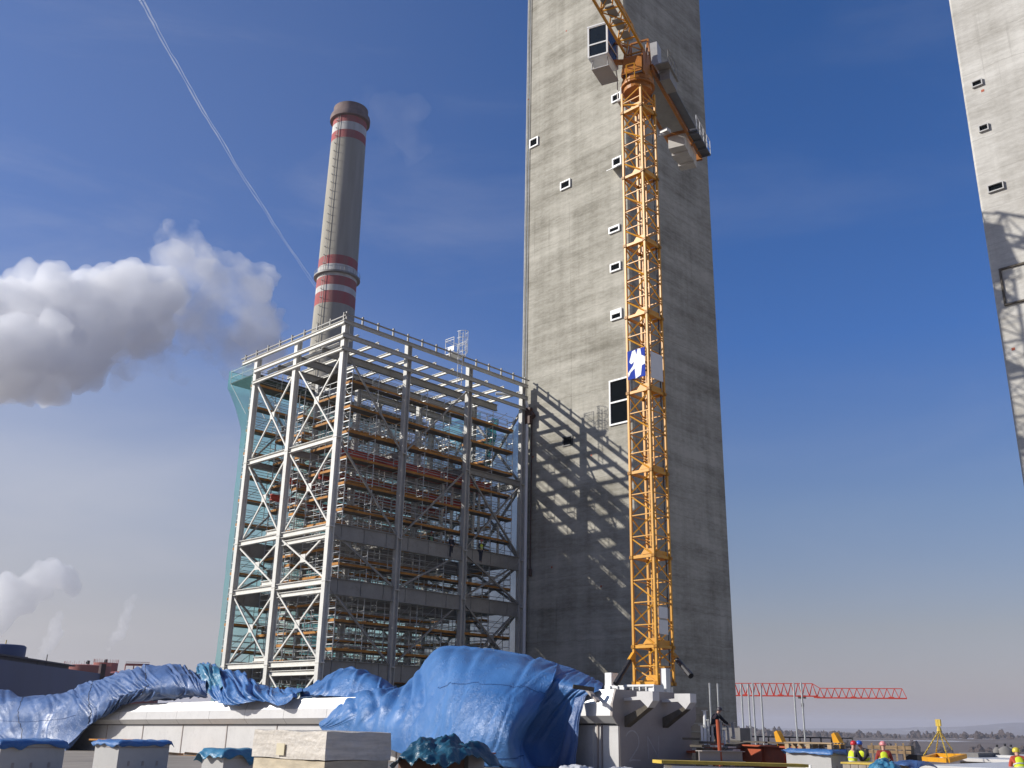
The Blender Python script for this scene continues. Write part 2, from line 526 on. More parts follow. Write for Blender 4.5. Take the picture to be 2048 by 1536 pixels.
l.new(n1.outputs['Fac'], cr.inputs['Fac'])
mr = n.new('ShaderNodeMapRange'); mr.inputs['From Min'].default_value = 0.64; mr.inputs['From Max'].default_value = 0.68
l.new(n2.outputs['Fac'], mr.inputs['Value'])
mxn = n.new('ShaderNodeMix'); mxn.data_type = 'RGBA'; mxn.inputs[7].default_value = (0.75, 0.76, 0.8, 1)
l.new(mr.outputs['Result'], mxn.inputs[0]); l.new(cr.outputs['Color'], mxn.inputs[6]); l.new(mxn.outputs[2], b.inputs['Base Color'])
b.inputs['Roughness'].default_value = 0.95
M_PLAIN = m


def land_z(x, y):
    r = math.hypot(x, y)
    k = min(1, max(0, (r - 500) / 1400)); k = k * k * (3 - 2 * k)
    return k * (31 + 9 * noise.fractal(Vector((x * 0.0012 + 3, y * 0.0012, 0)), 1.0, 2.0, 4)) - max(0, r - 3000) * .0006


def terrain():
    rs = [0, 60, 150, 300, 500, 600, 700, 800, 900, 1000, 1100, 1200, 1300, 1400, 1500, 1600, 1700, 1800, 1900, 2050, 2200, 2400, 2700, 3200, 4200, 6000, 9000, 12500]
    na = 180
    V, Fc = [], []
    for r in rs:
        for i in range(na):
            a = 2 * math.pi * i / na
            x, y = r * math.sin(a), r * math.cos(a)
            V.append((x, y, land_z(x, y)))
    for j in range(len(rs) - 1):
        for i in range(na):
            Fc.append((j * na + i, j * na + (i + 1) % na, (j + 1) * na + (i + 1) % na, (j + 1) * na + i))
    mb = MB(); mb.add(V, Fc)
    me = bpy.data.meshes.new('ground'); me.from_pydata(np.concatenate(mb.v).tolist(), [], mb.f)
    me.polygons.foreach_set('use_smooth', [True] * len(me.polygons))
    me.materials.append(M_PLAIN)
    o = bpy.data.objects.new('ground', me); COL.objects.link(o)
    tag(o, kind='structure')
    return o


terrain()


def far_hills():
    na, V, Fc = 160, [], []
    for i in range(na):
        a = R(-60) + R(120) * i / (na - 1)
        d = 9800
        h = 15 + 60 * max(0, noise.fractal(Vector((a * 3.2 + 1.3, 0.7, 0)), 1.0, 2.0, 5) + 0.35) + 120 * math.exp(-((a - R(29)) / R(7)) ** 2)
        for dd, hh in ((-2000, 10), (0, min(168, h)), (2000, 10)):
            V.append(((d + dd) * math.sin(a), (d + dd) * math.cos(a), hh))
    for i in range(na - 1):
        for k in range(2):
            q = i * 3 + k
            Fc.append((q, q + 3, q + 4, q + 1))
    mb = MB(); mb.add(V, Fc)
    o = mb.build('hills', M_PLAIN, smooth=True)
    tag(o, kind='structure')


far_hills()

M_WOODS = pmat('bare winter woods', (0.075, 0.055, 0.047), 1.0, var=0.3, scale=0.05)


def far_woods():
    rnd = random.Random(3)
    mb = MB()
    for _ in range(520):
        a = R(rnd.uniform(9.5, 33))
        d = rnd.choice((1250, 1900, 2050, 2150, 2250, 2350, 2400)) * rnd.uniform(0.97, 1.03)
        gx, gy = d * math.sin(a), d * math.cos(a)
        gz = land_z(gx, gy)
        H = rnd.uniform(4, 9) * (1.6 if rnd.random() < 0.14 else 1)
        W = H * rnd.uniform(.5, 1.5)
        sd_ = rnd.random() * 50
        V, Fc, n_, m_ = [], [], 9, 6
        for jj in range(m_ + 1):
            for ii in range(n_):
                t_, p_ = 2 * math.pi * ii / n_, math.pi * .5 * jj / m_
                k_ = 1 + .75 * noise.noise(Vector((math.cos(t_) * 2.2, math.sin(t_) * 2.2, jj * .7 + sd_)))
                V.append((gx + W * .6 * math.cos(t_) * math.cos(p_) * k_, gy + W * .6 * math.sin(t_) * math.cos(p_) * k_, gz - 1 + H * math.sin(p_) * (.75 + .4 * k_ * rnd.uniform(.7, 1.2))))
        for jj in range(m_):
            Fc += [(jj * n_ + ii, jj * n_ + (ii + 1) % n_, (jj + 1) * n_ + (ii + 1) % n_, (jj + 1) * n_ + ii) for ii in range(n_)]
        mb.add(V, Fc)
    o = mb.build('far_woods', M_WOODS)
    tag(o, kind='stuff')


far_woods()

# ------------------------------------------------------------------ roof of the hall we stand on
mb = MB()
xs = [(-30, -1.5), (22.5, -1.5), (26, -1.5), (90, -2.47), (110, -2.8)]
for (u0, z0), (u1, z1) in zip(xs[:-1], xs[1:]):
    v1 = 29.6 if u1 <= 22.5 else 39.4
    mb.add([P(u0, -20, z0), P(u1, -20, z1), P(u1, v1, z1), P(u0, v1, z0)], [(3, 2, 1, 0)])
    if u1 > 22.5:
        mb.add([P(u0, v1, z0), P(u1, v1, z1), P(u1, v1, -40), P(u0, v1, -40)], [(0, 1, 2, 3)])
mb.add([P(22.5, 29.6, -1.5), P(22.5, 39.4, -1.5), P(22.5, 39.4, -2.0), P(22.5, 29.6, -2.0)], [(0, 1, 2, 3)])
mb.add([P(-30, 29.6, -1.5), P(22.5, 29.6, -1.5), P(22.5, 29.6, -2.0), P(-30, 29.6, -2.0)], [(0, 1, 2, 3)])
mb.add([P(-30, 29.6, -2.0), P(22.5, 29.6, -2.0), P(22.5, 56, -2.0), P(-30, 56, -2.0)], [(3, 2, 1, 0)])
mb.add([P(-30, 56, -2.0), P(22.5, 56, -2.0), P(22.5, 56, -40), P(-30, 56, -40)], [(0, 1, 2, 3)])
mb.add([P(22.5, 39.4, -2.0), P(22.5, 56, -2.0), P(22.5, 56, -40), P(22.5, 39.4, -40)], [(3, 2, 1, 0)])
tag(mb.build('roof_deck', M_ROOF), kind='structure')


# ------------------------------------------------------------------ concrete stair towers
def tower(loc_u, loc_v, w, d, ztop, mat, label):
    """near corner at (loc_u, loc_v); left face along +u, right face along +v"""
    t = thing('stair_tower', P(loc_u + w / 2, loc_v + d / 2, -40), label, 'concrete tower', 'slipformed concrete stair towers')
    c = 0.16
    mb = MB()
    ring = [(loc_u + c, loc_v), (loc_u + w - c, loc_v), (loc_u + w, loc_v + c), (loc_u + w, loc_v + d - c), (loc_u + w - c, loc_v + d), (loc_u + c, loc_v + d), (loc_u, loc_v + d - c), (loc_u, loc_v + c)]
    mb.prism([P(u, v, -40) for u, v in ring], (0, 0, 40 + ztop))
    mb.build('wall', mat, t)
    return t


def tower_window(t, u0, u1, z0, z1, v, rim=0.13, rise=0.0, proud=0.16, matf=None, lean=0):
    """framed opening in the left face of a tower"""
    fr = MB()
    a, bb = P(u0, v - proud / 2, 0), P(u1, v - proud / 2, 0)
    hu = (u1 - u0) / 2
    for (ua, ub, za, zb) in ((u0, u0 + rim, z0, z1), (u1 - rim, u1, z0, z1), (u0 + rim, u1 - rim, z0, z0 + rim), (u0 + rim, u1 - rim, z1 - rim - rise, z1)):
        fr.gbox(ua, ub, v - proud, v + 0.02, za, zb)
    f = fr.build('window', matf or M_FRAMEW, t)
    MB().gbox(u0 + rim, u1 - rim, v - 0.03, v + 0.02, z0 + rim, z1 - rim - rise).build('shade_panel', M_HOLE, f)
    return f


V_T = 62.5
T1 = tower(46.75, V_T, 12.9, 13.5, 84, M_CONC, 'tall grey concrete stair tower behind the yellow crane, carrying the steelwork\'s shadow')
for (u0, u1, z0, z1, rise) in ((57.72, 58.86, 54.55, 55.55, 0), (53.5, 54.75, 48.15, 49.05, 0), (47.75, 48.98, 41.5, 42.15, .05), (47.72, 48.9, 37.7, 38.5, 0),
                               (47.7, 48.9, 33.1, 34.05, .28), (47.35, 48.4, 54.95, 55.8, 0), (47.4, 48.45, 48.1, 49.0, 0)):
    tower_window(T1, u0, u1, z0, z1, V_T, rise=rise)
# open hatch hanging from the window behind the crane
hb = MB(); hb.prism([P(48.5, V_T - .05, 48.0), P(47.3, V_T - .05, 48.0), P(47.3, V_T - .95, 47.4), P(48.5, V_T - .95, 47.4)], (0, 0, 0.06)); hb.build('hatch', M_FRAMEW, T1)
f = MB()
for (ua, ub, za, zb) in ((49.08, 49.22, 23.7, 27.7), (47.0, 47.14, 23.7, 27.7), (47.14, 49.08, 23.7, 23.84), (47.14, 49.08, 27.56, 27.7), (47.14, 49.08, 25.62, 25.76)):
    f.gbox(ua, ub, V_T - 0.12, V_T + 0.02, za, zb)
f = f.build('door_opening', M_FRAMEW, T1)
MB().gbox(47.14, 49.08, V_T - 0.02, V_T + 0.02, 23.84, 27.56).build('shade_panel', M_HOLE, f)
f = MB()
for (ua, ub, za, zb) in ((54.34, 54.45, 22.85, 23.75), (53.3, 53.41, 22.85, 23.75), (53.41, 54.34, 22.85, 22.96), (53.41, 54.34, 23.64, 23.75)):
    f.gbox(ua, ub, V_T - 0.08, V_T + 0.02, za, zb)
f = f.build('window', M_DARK, T1)
MB().gbox(53.41, 54.34, V_T - 0.02, V_T + 0.02, 22.96, 23.64).build('shade_panel', M_HOLE, f)
pb = MB(); pb.tube(P(59.25, V_T - 0.12, -38), P(59.25, V_T - 0.12, 84), 0.05); pb.tube(P(58.95, V_T - 0.1, -38), P(58.95, V_T - 0.1, 84), 0.04)
pb.build('riser_pipe', M_TUBE, T1)
# cast-in box holes
hb = MB()
for (u, z) in ((59.1, 60.5), (57.9, 22.5), (51.2, 21.5), (55.6, 12.5), (50.3, 10.5), (54.0, 66.2), (50.0, 61.0)):
    MB().gbox(u, u + .16, V_T - 0.012, V_T + .02, z, z + .16).build('cast_in_box', M_RUST, T1)

T2 = tower(5.2, V_T, 12.9, 13.5, 84, M_CONC2, 'pale concrete stair tower cut off by the right edge of the picture')
for (u0, u1, z0, z1) in ((16.72, 17.42, 41.62, 42.1), (16.78, 17.42, 38.1, 38.6), (16.45, 17.45, 33.5, 34.05), (16.7, 17.4, 49.3, 49.8)):
    tower_window(T2, u0, u1, z0, z1, V_T, rim=0.07, matf=M_BOXL)
f = MB()
for (ua, ub, za, zb) in ((17.42, 17.54, 25.5, 28.05), (14.0, 14.12, 25.5, 28.05), (14.12, 17.42, 27.93, 28.05), (14.12, 17.42, 25.5, 25.6)):
    f.gbox(ua, ub, V_T - 0.16, V_T + 0.02, za, zb)
f = f.build('door_opening', M_DECK, T2)
MB().gbox(14.12, 17.42, V_T - 0.05, V_T + 0.02, 25.6, 27.93).build('cover_board', M_CONC2, f)
hb = MB()
for (u, z) in ((16.72, 41.1), (17.35, 22.5)):
    MB().gbox(u, u + .2, V_T - 0.012, V_T + .02, z, z + .18).build('cast_in_box', M_RUST, T2)


# ------------------------------------------------------------------ chimney
def chimney():
    c = np.array([-38.6, 196.2, 0.0])
    t = thing('chimney', c, 'tall grey chimney with red and white bands behind the scaffolded steelwork', 'chimney')
    m, n, l, b = base_mat('banded chimney concrete')
    tcn = n.new('ShaderNodeTexCoord'); sx = n.new('ShaderNodeSeparateXYZ')
    l.new(tcn.outputs['Object'], sx.inputs['Vector'])
    cr = n.new('ShaderNodeValToRGB'); cr.color_ramp.interpolation = 'CONSTANT'
    mrn = n.new('ShaderNodeMapRange'); mrn.inputs['From Max'].default_value = 180
    l.new(sx.outputs['Z'], mrn.inputs['Value']); l.new(mrn.outputs['Result'], cr.inputs['Fac'])
    grey, red, wht, dk = (0.43, 0.40, 0.33, 1), (0.44, 0.10, 0.10, 1), (0.70, 0.68, 0.64, 1), (0.24, 0.17, 0.155, 1)
    bands = [(0, grey), (123.7, red), (125.9, wht), (127.7, red), (129.7, wht), (132.4, red), (135.0, grey), (164.2, red), (166.3, wht), (168.6, red), (170.6, grey), (172.2, dk)]
    e = cr.color_ramp.elements
    e[0].position = 0; e[0].color = grey
    e[1].position = bands[1][0] / 180; e[1].color = red
    for z, c_ in bands[2:]:
        q = e.new(z / 180); q.color = c_
    mpn = n.new('ShaderNodeMapping'); mpn.inputs['Scale'].default_value = (0.6, 0.6, 0.05)
    nt = n.new('ShaderNodeTexNoise'); nt.inputs['Scale'].default_value = 1.4; nt.inputs['Detail'].default_value = 7
    l.new(tcn.outputs['Object'], mpn.inputs['Vector']); l.new(mpn.outputs['Vector'], nt.inputs['Vector'])
    mrd = n.new('ShaderNodeMapRange'); mrd.inputs['From Min'].default_value = 0.35; mrd.inputs['From Max'].default_value = 0.7; mrd.inputs['To Max'].default_value = 0.45
    l.new(nt.outputs['Fac'], mrd.inputs['Value'])
    mxn = n.new('ShaderNodeMix'); mxn.data_type = 'RGBA'; mxn.inputs[7].default_value = (0.24, 0.22, 0.18, 1)
    l.new(mrd.outputs['Result'], mxn.inputs[0]); l.new(cr.outputs['Color'], mxn.inputs[6]); l.new(mxn.outputs[2], b.inputs['Base Color'])
    b.inputs['Roughness'].default_value = 0.9
    mb = MB(); mb.lathe(c, [(6.2, 0), (4.40, 120), (4.15, 145), (3.82, 173.5), (3.5, 173.5), (3.45, 168)], 64)
    mb.build('shaft', m, t, smooth=True).data.set_sharp_from_angle(angle=R(40))
    rim = pmat('sooty rim', (0.23, 0.17, 0.155), 0.9, var=0.25, scale=0.6)
    mb = MB(); mb.lathe(c, [(3.86, 170.4), (4.55, 170.5), (4.6, 171.5), (4.5, 171.9), (3.98, 172.0), (3.96, 174.0), (3.5, 174.05), (3.5, 172)], 64)
    mb.build('rim', rim, t, smooth=True).data.set_sharp_from_angle(angle=R(40))
    mb = MB(); mb.lathe(c, [(4.28, 130.75), (5.0, 130.8), (5.0, 131.15), (4.25, 131.2)], 64)
    mb.build('gallery', M_STEELG, t)
    mb = MB()
    for k in range(40):
        a = 2 * math.pi * k / 40
        q = c + np.array([4.92 * math.cos(a), 4.92 * math.sin(a), 131.15])
        mb.tube(q, q + [0, 0, 1.0], 0.03, 4)
        a2 = a + 2 * math.pi / 40
        q2 = c + np.array([4.92 * math.cos(a2), 4.92 * math.sin(a2), 132.15])
        mb.tube(q + [0, 0, 1.0], q2, 0.03, 4)
    mb.build('guard_rail', M_STEELG, t)
    mb = MB()
    a0 = R(-118)
    dr = np.array([math.cos(a0), math.sin(a0), 0]); sd = np.array([-dr[1], dr[0], 0])

    def rad(z): return 4.40 - (z - 120) * 0.0108 if z > 120 else 6.2 - z * 0.015
    for s_ in (-.28, .28):
        mb.bar(c + dr * (rad(60) + .15) + sd * s_ + [0, 0, 60], c + dr * (rad(172) + .15) + sd * s_ + [0, 0, 172], 0.08)
    for k in range(0, 56):
        z = 61 + 2 * k
        mb.bar(c + dr * rad(z) + sd * -.4 + [0, 0, z], c + dr * (rad(z) + .55) + sd * -.4 + [0, 0, z + .1], .09, .12)
        mb.bar(c + dr * (rad(z) + .5) + sd * -.4 + [0, 0, z], c + dr * (rad(z) + .5) + sd * .4 + [0, 0, z], .06)
    mb.build('ladder', M_STEELG, t)


chimney()

# ------------------------------------------------------------------ steel building frame
US, VS = (58.65, 65.0, 70.95), (41.76, 48.1, 55.0, 61.7)
ZTOP = 29.3
FR = thing('steel_building', P(65, 52, -40), 'cream steel skeleton of a boiler house wing beside the grey concrete tower', 'steel frame')
for ui, u in enumerate(US):
    for vi, v in enumerate(VS):
        mb = MB()
        a, bq = P(u, v, -40), P(u, v, ZTOP if (ui in (0, 2) or vi in (0, 3)) else 27)
        mb.ibar(a, bq, 0.42, 0.46, 0.05, up=GV)
        for z in (20.0, 13.3, 9.4, 3.8):
            mb.gbox(u - .26, u + .26, v - .26, v + .26, z - .04, z + .04)
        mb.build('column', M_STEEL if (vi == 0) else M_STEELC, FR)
LEV = (20.0, 13.3, 9.4, 3.8, -2.0)
for z in LEV:                                   # left face beams (two stacked on the lower floors)
    for i in range(2):
        mb = MB()
        mb.ibar(P(US[i] + .24, VS[0], z), P(US[i + 1] - .24, VS[0], z), 0.3, 0.42, 0.04)
        if z < 14 and i == 0:
            mb.ibar(P(US[i] + .24, VS[0] + .1, z - .62), P(US[i + 1] - .24, VS[0] + .1, z - .62), 0.3, 0.36, 0.04)
        if z < 14 and i == 1:
            mb.ibar(P(US[i] + .24, VS[0] + .1, z + .45), P(US[i] + 2.1, VS[0] + .1, z + .45), 0.3, 0.36, 0.04)
        mb.build('beam', M_STEEL, FR)
for z, h in ((20.0, .5), (13.0, 1.15), (9.1, 1.15), (3.4, 1.25), (-2.0, 1.0)):   # right face and inner plate girders
    for u in US:
        for i in range(3):
            if z == 20.0 and u == US[0] and i < 2: continue
            mb = MB()
            mb.ibar(P(u, VS[i] + .25, z), P(u, VS[i + 1] - .25, z), 0.34, h, 0.05)
            if h > 1:
                k = VS[i] + 1.0
                while k < VS[i + 1] - .5:
                    mb.gbox(u - .08, u + .08, k - .012, k + .012, z - h / 2 + .05, z + h / 2 - .05); k += 2.1
            mb.build('girder', M_STEELG, FR)
for z in (20.0, 13.1, 9.2, 3.6):                # cross beams inside and at the far side
    for v in VS[1:]:
        for i in range(2):
            mb = MB(); mb.ibar(P(US[i] + .25, v, z), P(US[i + 1] - .25, v, z), 0.3, 0.5 if v != VS[3] else 0.6, 0.04); mb.build('cross_beam', M_STEELG, FR)


def xbrace(p00, p10, p01, p11, w, mat, name='brace'):
    p = [np.array(q) for q in (p00, p10, p01, p11)]
    mb = MB(); mb.bar(p[0], p[3], w, w * .8, GV); mb.build(name, mat, FR)
    mb = MB(); o = 0.11 * np.cross(p[3] - p[0], GZ) / np.linalg.norm(np.cross(p[3] - p[0], GZ))
    mb.bar(p[1] + o, p[2] + o, w, w * .8, GV)
    c = (p[0] + p[3]) / 2
    d = (p[1] - p[0]) / np.linalg.norm(p[1] - p[0])
    mb.obox(c + o / 2, d * .3, np.cross(d, GZ) * .02, GZ * .3)
    mb.build(name, mat, FR)


LZ = ((26.9, 20.2), (19.8, 13.5), (13.0, 9.6), (9.1, 4.0), (3.2, -1.8))
for zt, zb in LZ:
    for i in range(2):
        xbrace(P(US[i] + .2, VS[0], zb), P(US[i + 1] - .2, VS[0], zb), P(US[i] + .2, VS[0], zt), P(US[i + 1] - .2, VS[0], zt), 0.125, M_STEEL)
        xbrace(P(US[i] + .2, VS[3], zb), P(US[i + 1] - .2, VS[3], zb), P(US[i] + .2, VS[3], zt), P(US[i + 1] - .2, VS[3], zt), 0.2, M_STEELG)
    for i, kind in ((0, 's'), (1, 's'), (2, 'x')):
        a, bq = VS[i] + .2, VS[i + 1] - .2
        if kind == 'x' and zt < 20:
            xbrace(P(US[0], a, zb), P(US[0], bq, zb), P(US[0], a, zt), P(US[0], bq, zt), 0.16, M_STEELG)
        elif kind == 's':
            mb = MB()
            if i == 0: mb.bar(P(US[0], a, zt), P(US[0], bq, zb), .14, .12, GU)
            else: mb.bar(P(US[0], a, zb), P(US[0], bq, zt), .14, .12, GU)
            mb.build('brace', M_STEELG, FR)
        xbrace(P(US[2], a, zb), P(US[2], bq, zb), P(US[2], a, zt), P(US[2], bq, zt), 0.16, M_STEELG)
# eaves: three parallel rails on both near faces, gutter line and stub posts
for z, w, h in ((29.15, .22, .30), (28.0, .22, .34), (26.95, .2, .26)):
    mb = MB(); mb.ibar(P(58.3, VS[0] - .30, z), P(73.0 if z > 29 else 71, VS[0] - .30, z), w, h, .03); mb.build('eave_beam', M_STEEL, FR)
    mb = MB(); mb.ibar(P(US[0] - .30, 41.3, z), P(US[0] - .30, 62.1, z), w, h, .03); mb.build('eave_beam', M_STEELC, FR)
mb = MB()
mb.bar(P(58.2, VS[0] - .35, 29.62), P(73.2, VS[0] - .35, 29.62), .09)
mb.bar(P(US[0] - .35, 41.2, 29.75), P(US[0] - .35, 62.2, 29.75), .10)
for k in range(9): mb.gbox(58.5 + 1.75 * k - .06, 58.5 + 1.75 * k + .06, VS[0] - .42, VS[0] - .28, 29.3, 29.85)
for k in range(14): mb.gbox(US[0] - .42, US[0] - .28, 41.5 + 1.55 * k - .06, 41.5 + 1.55 * k + .06, 29.3, 29.95)
mb.build('roof_rail', M_STEELG, FR)
for k in range(10):                             # purlins
    v = 42.9 + k * 2.03
    mb = MB(); mb.ibar(P(58.5, v, 28.35), P(71.2, v, 28.35), .2, .26, .03); mb.build('purlin', M_STEEL, FR)
for u in (61.8, 68.0, 65.0):
    mb = MB(); mb.ibar(P(u, 41.9, 27.7), P(u, 61.6, 27.7), .3, .6, .04); mb.build('roof_girder', M_STEELG, FR)
for (z, u0, u1, v0, v1) in ((13.62, 59.9, 61.6, 50, 61.2), (9.72, 59.9, 62.4, 48.5, 61.2), (4.05, 59.9, 65, 43.2, 61.2), (25.9, 61, 64.5, 43, 46.5)):
    mb = MB()
    k = v0
    while k < v1:
        if random.random() > 0.25: mb.gbox(u0, u1 - random.choice((0, 0, .6)), k, min(k + .95, v1), z, z + .05)
        k += 1.0
    mb.build('floor_grating', M_DECK, FR)
# caged ladder rising above the eave
cl = MB()
for dv in (-.25, .25): cl.tube(P(58.15, 53.4 + dv, 27), P(58.15, 53.4 + dv, 31.9), .035, 6)
for k in range(16): cl.tube(P(58.15, 53.15, 27.2 + .3 * k), P(58.15, 53.65, 27.2 + .3 * k), .02, 5)
for k in range(4):
    z = 29.9 + .62 * k
    pts = [P(58.15 + .0 - .75 * math.sin(a), 53.4 + .45 * math.cos(a), z) for a in np.linspace(0, math.pi, 7)]
    cl.path(pts, .022, 5)
for a in np.linspace(.4, 2.7, 4): cl.tube(P(58.15 - .75 * math.sin(a), 53.4 + .45 * math.cos(a), 29.9), P(58.15 - .75 * math.sin(a), 53.4 + .45 * math.cos(a), 31.8), .018, 5)
cl.gbox(58.2, 59.3, 52.7, 54.1, 29.75, 29.82)
for (u, v) in ((58.25, 52.7), (59.3, 52.7), (59.3, 54.1), (58.25, 54.1)): cl.tube(P(u, v, 29.8), P(u, v, 31.2), .03, 5)
for z in (30.4, 31.0, 31.2): cl.path([P(58.25, 52.7, z), P(59.3, 52.7, z), P(59.3, 54.1, z), P(58.25, 54.1, z)], .025, 5)
cl.build('caged_ladder', M_FRAMEW, FR)
mb = MB(); mb.gbox(58.15, 58.9, 52.62, 52.68, 29.95, 30.35); mb.build('sign_plate', M_FRAMEW, FR)
pb = MB(); pb.path([P(58.3, 62.0, -39), P(58.3, 62.0, 27.2), P(58.6, 61.9, 28.3), P(59.6, 60.9, 28.4), P(60.4, 60.0, 28.4)], .14, 10)
pb.build('rainwater_pipe', M_FRAMEW, FR)
mb = MB(); mb.obox(P(58.15, 62.05, 26.3), GU * .28, GV * .2, GZ * .75); mb.tube(P(58.1, 62.2, 26.6), P(57.8, 62.2, 26.2), .3, 12); mb.tube(P(57.95, 62.25, 12.2), P(57.95, 62.25, 25.7), .06, 6); mb.tube(P(57.95, 62.25, 12.0), P(57.95, 62.25, 12.6), .14, 8); mb.build('hoist', pmat('greasy dark red hoist', (0.07, 0.03, 0.02), .6, var=.3, scale=3), FR)
# red oxide girders stored inside, running away to the right
for k, (u, z, v0, v1, h) in enumerate(((60.35, 19.35, 42.8, 59.5, .95), (62.4, 18.0, 43.0, 58.5, .7), (67.2, 18.3, 43.5, 60.5, .5), (68.9, 17.1, 43, 60, .5))):
    mb = MB(); mb.ibar(P(u, v0, z), P(u, v1, z), .4, h, .05)
    mb.build('crane_rail_girder', M_RED, FR)
for (u, v, z0) in ((60.2, 57.5, 13.4), (61, 58.9, 13.4), (59.8, 60.1, 13.5), (61.8, 56.4, 13.3), (60.3, 54.0, 14)):   # hanging hoist rods
    mb = MB(); mb.bar(P(u, v, z0), P(u, v, 20), .16, .16); mb.build('hanger', M_STEEL, FR)


# ------------------------------------------------------------------ scaffolds
def scaffold(u0, u1, v0, v1, z0, z1, along, label, bay=2.5, start=8.65, toe_sides=(0,), mat_toe=M_TOE):
    ctr = P((u0 + u1) / 2, (v0 + v1) / 2, z0)
    t = thing('scaffold', ctr, label, 'scaffold', 'tube scaffolds inside the steel frame')
    L0, L1 = (v0, v1) if along == 'v' else (u0, u1)
    nb = max(1, int(round((L1 - L0) / bay)))
    pos = [L0 + (L1 - L0) * i / nb for i in range(nb + 1)]
    W = (u0, u1) if along == 'v' else (v0, v1)

    def Q(l, w, z): return P(w, l, z) if along == 'v' else P(l, w, z)
    for l in pos:
        mb = MB()
        for w in W:
            mb.tube(Q(l, w, z0), Q(l, w, z1 + .9 - .3 * random.random()), .032, 6)
        z = start - 2 * math.floor((start - z0) / 2)
        while z < z1:
            for dz in (0, .5, 1.0):
                mb.bar(Q(l, W[0], z + dz), Q(l, W[1], z + dz), .07, .07)
            z += 2
        mb.build('standard_frame', M_TUBE, t)
    z = start - 2 * math.floor((start - z0) / 2)
    while z < z1:
        mb = MB()
        for i in range(nb):
            if True:
                for s in np.linspace(W[0] + .12, W[1] - .12, 3):
                    a, bq = Q(pos[i], s, z + .05), Q(pos[i + 1], s, z + .05)
                    mb.bar(a, bq, .24, .05)
        dk = mb.build('scaffold_deck', M_DECK, t)
        mb = MB()
        for w in ((W[0] - .04, W[1] + .04) if len(toe_sides) > 1 else (W[toe_sides[0]] + (-.04 if toe_sides[0] == 0 else .04),)):
            for i in range(nb):
                mb.bar(Q(pos[i], w, z + .16), Q(pos[i + 1], w, z + .16), .04, .16 + .03 * random.random())
        for e in (L0 - .04, L1 + .04):
            mb.bar(Q(e, W[0], z + .16), Q(e, W[1], z + .16), .04, .2)
        if mb.f: mb.build('toe_board', mat_toe, dk)
        mb = MB()
        for w in W:
            for dz in (.45, .9, 1.35):
                for i in range(nb):
                    if random.random() < .94:
                        mb.tube(Q(pos[i], w, z + dz), Q(pos[i + 1], w, z + dz + random.uniform(-.03, .03)), .026, 5)
        if along == 'v' or nb > 1:
            for i in range(0, nb, 3):
                mb.tube(Q(pos[i], W[1], z), Q(pos[i + 1], W[1], z + 2), .022, 5)
        mb.build('guard_rail', M_TUBE, dk)
        z += 2
    return t


scaffold(58.98, 59.75, 43.0, 60.9, -1.3, 25.2, 'v', 'long scaffold just inside the shaded right face of the steel frame')
scaffold(65.25, 66.0, 43.0, 60.9, -1.3, 24.5, 'v', 'long scaffold through the middle of the steel frame, behind the left face\'s middle column', start=9.1)
scaffold(71.3, 72.1, 42.0, 62.0, -1.3, 28, 'v', 'long scaffold outside the rear of the steel frame, lined with teal net', start=8.9)
scaffold(61.6, 64.8, 60.2, 61.0, -1.3, 25, 'u', 'short scaffold across the far right bay, next to the concrete tower', start=8.2)
scaffold(60.1, 63.9, 43.1, 43.85, -1.3, 24.4, 'u', 'short sunlit scaffold behind the left face\'s right hand bay', start=7.9)
scaffold(66.6, 70.6, 60.2, 61.0, -1.3, 25, 'u', 'short scaffold in the far rear corner of the steel frame', start=8.4)
scaffold(66.4, 71.0, 51.6, 52.3, -1.3, 25, 'u', 'cross scaffold half way back between the middle and the rear scaffold', start=9.6)
scaffold(61.0, 61.7, 43.6, 53.0, -1.3, 22, 'v', 'half length scaffold behind the two front columns of the shaded right face', start=9.45)
scaffold(66.4, 70.6, 44.0, 44.75, -1.3, 24, 'u', 'sunlit scaffold behind the left face\'s far left bay', start=8.1, bay=1.4)
# projecting platform at the rear top corner
t = thing('scaffold', P(73.8, 43.5, 26), 'cantilevered scaffold platform at the upper left corner of the steel frame', 'scaffold', 'tube scaffolds inside the steel frame')
mb = MB(); mb.gbox(71.4, 75.6, 41.9, 61.5, 28.0, 28.08); mb.build('scaffold_deck', M_DECK, t)
mb = MB()
for v in (41.9, 43.8, 46, 49, 52, 55, 58, 61.5):
    for u in (71.6, 73.6, 75.5):
        mb.tube(P(u, v, 28.0), P(u, v, 29.4), .03, 5)
    mb.tube(P(72.3, v, 24.6), P(75.4, v, 28.0), .035, 5)
for z in (28.6, 29.15):
    mb.path([P(71.6, 41.9, z), P(75.5, 41.9, z), P(75.5, 61.5, z)], .028, 5)
mb.build('guard_rail', M_TUBE, t)


# ------------------------------------------------------------------ debris nets
def sheet_grid(fn, nu, nv):
    V = [fn(i / (nu - 1), j / (nv - 1)) for j in range(nv) for i in range(nu)]
    Fc = [(j * nu + i, j * nu + i + 1, (j + 1) * nu + i + 1, (j + 1) * nu + i) for j in range(nv - 1) for i in range(nu - 1)]
    return V, Fc


def net(fn, nu, nv, label, mat=M_NET):
    mb = MB(); mb.add(*sheet_grid(fn, nu, nv))
    o = mb.build('debris_net', mat, smooth=True)
    tag(o, label, 'debris net', 'debris nets on the scaffolds')


def rear_u(z):
    if z > 27.6: return 75.7
    if z > 23.0: return 72.55 + (75.7 - 72.55) * ((z - 23.0) / 4.6) ** 1.25
    return 72.55


def nf(s, tt):
    z = -2 + 31.2 * tt
    v = 41.75 + 20.6 * s
    u = rear_u(z) + .12 * noise.noise(Vector((v * .45, z * .35, 0))) + .10 * math.sin(v * 2.51) * (0.4 + .6 * math.sin(z * 1.57) ** 2)
    return P(u, v, z)


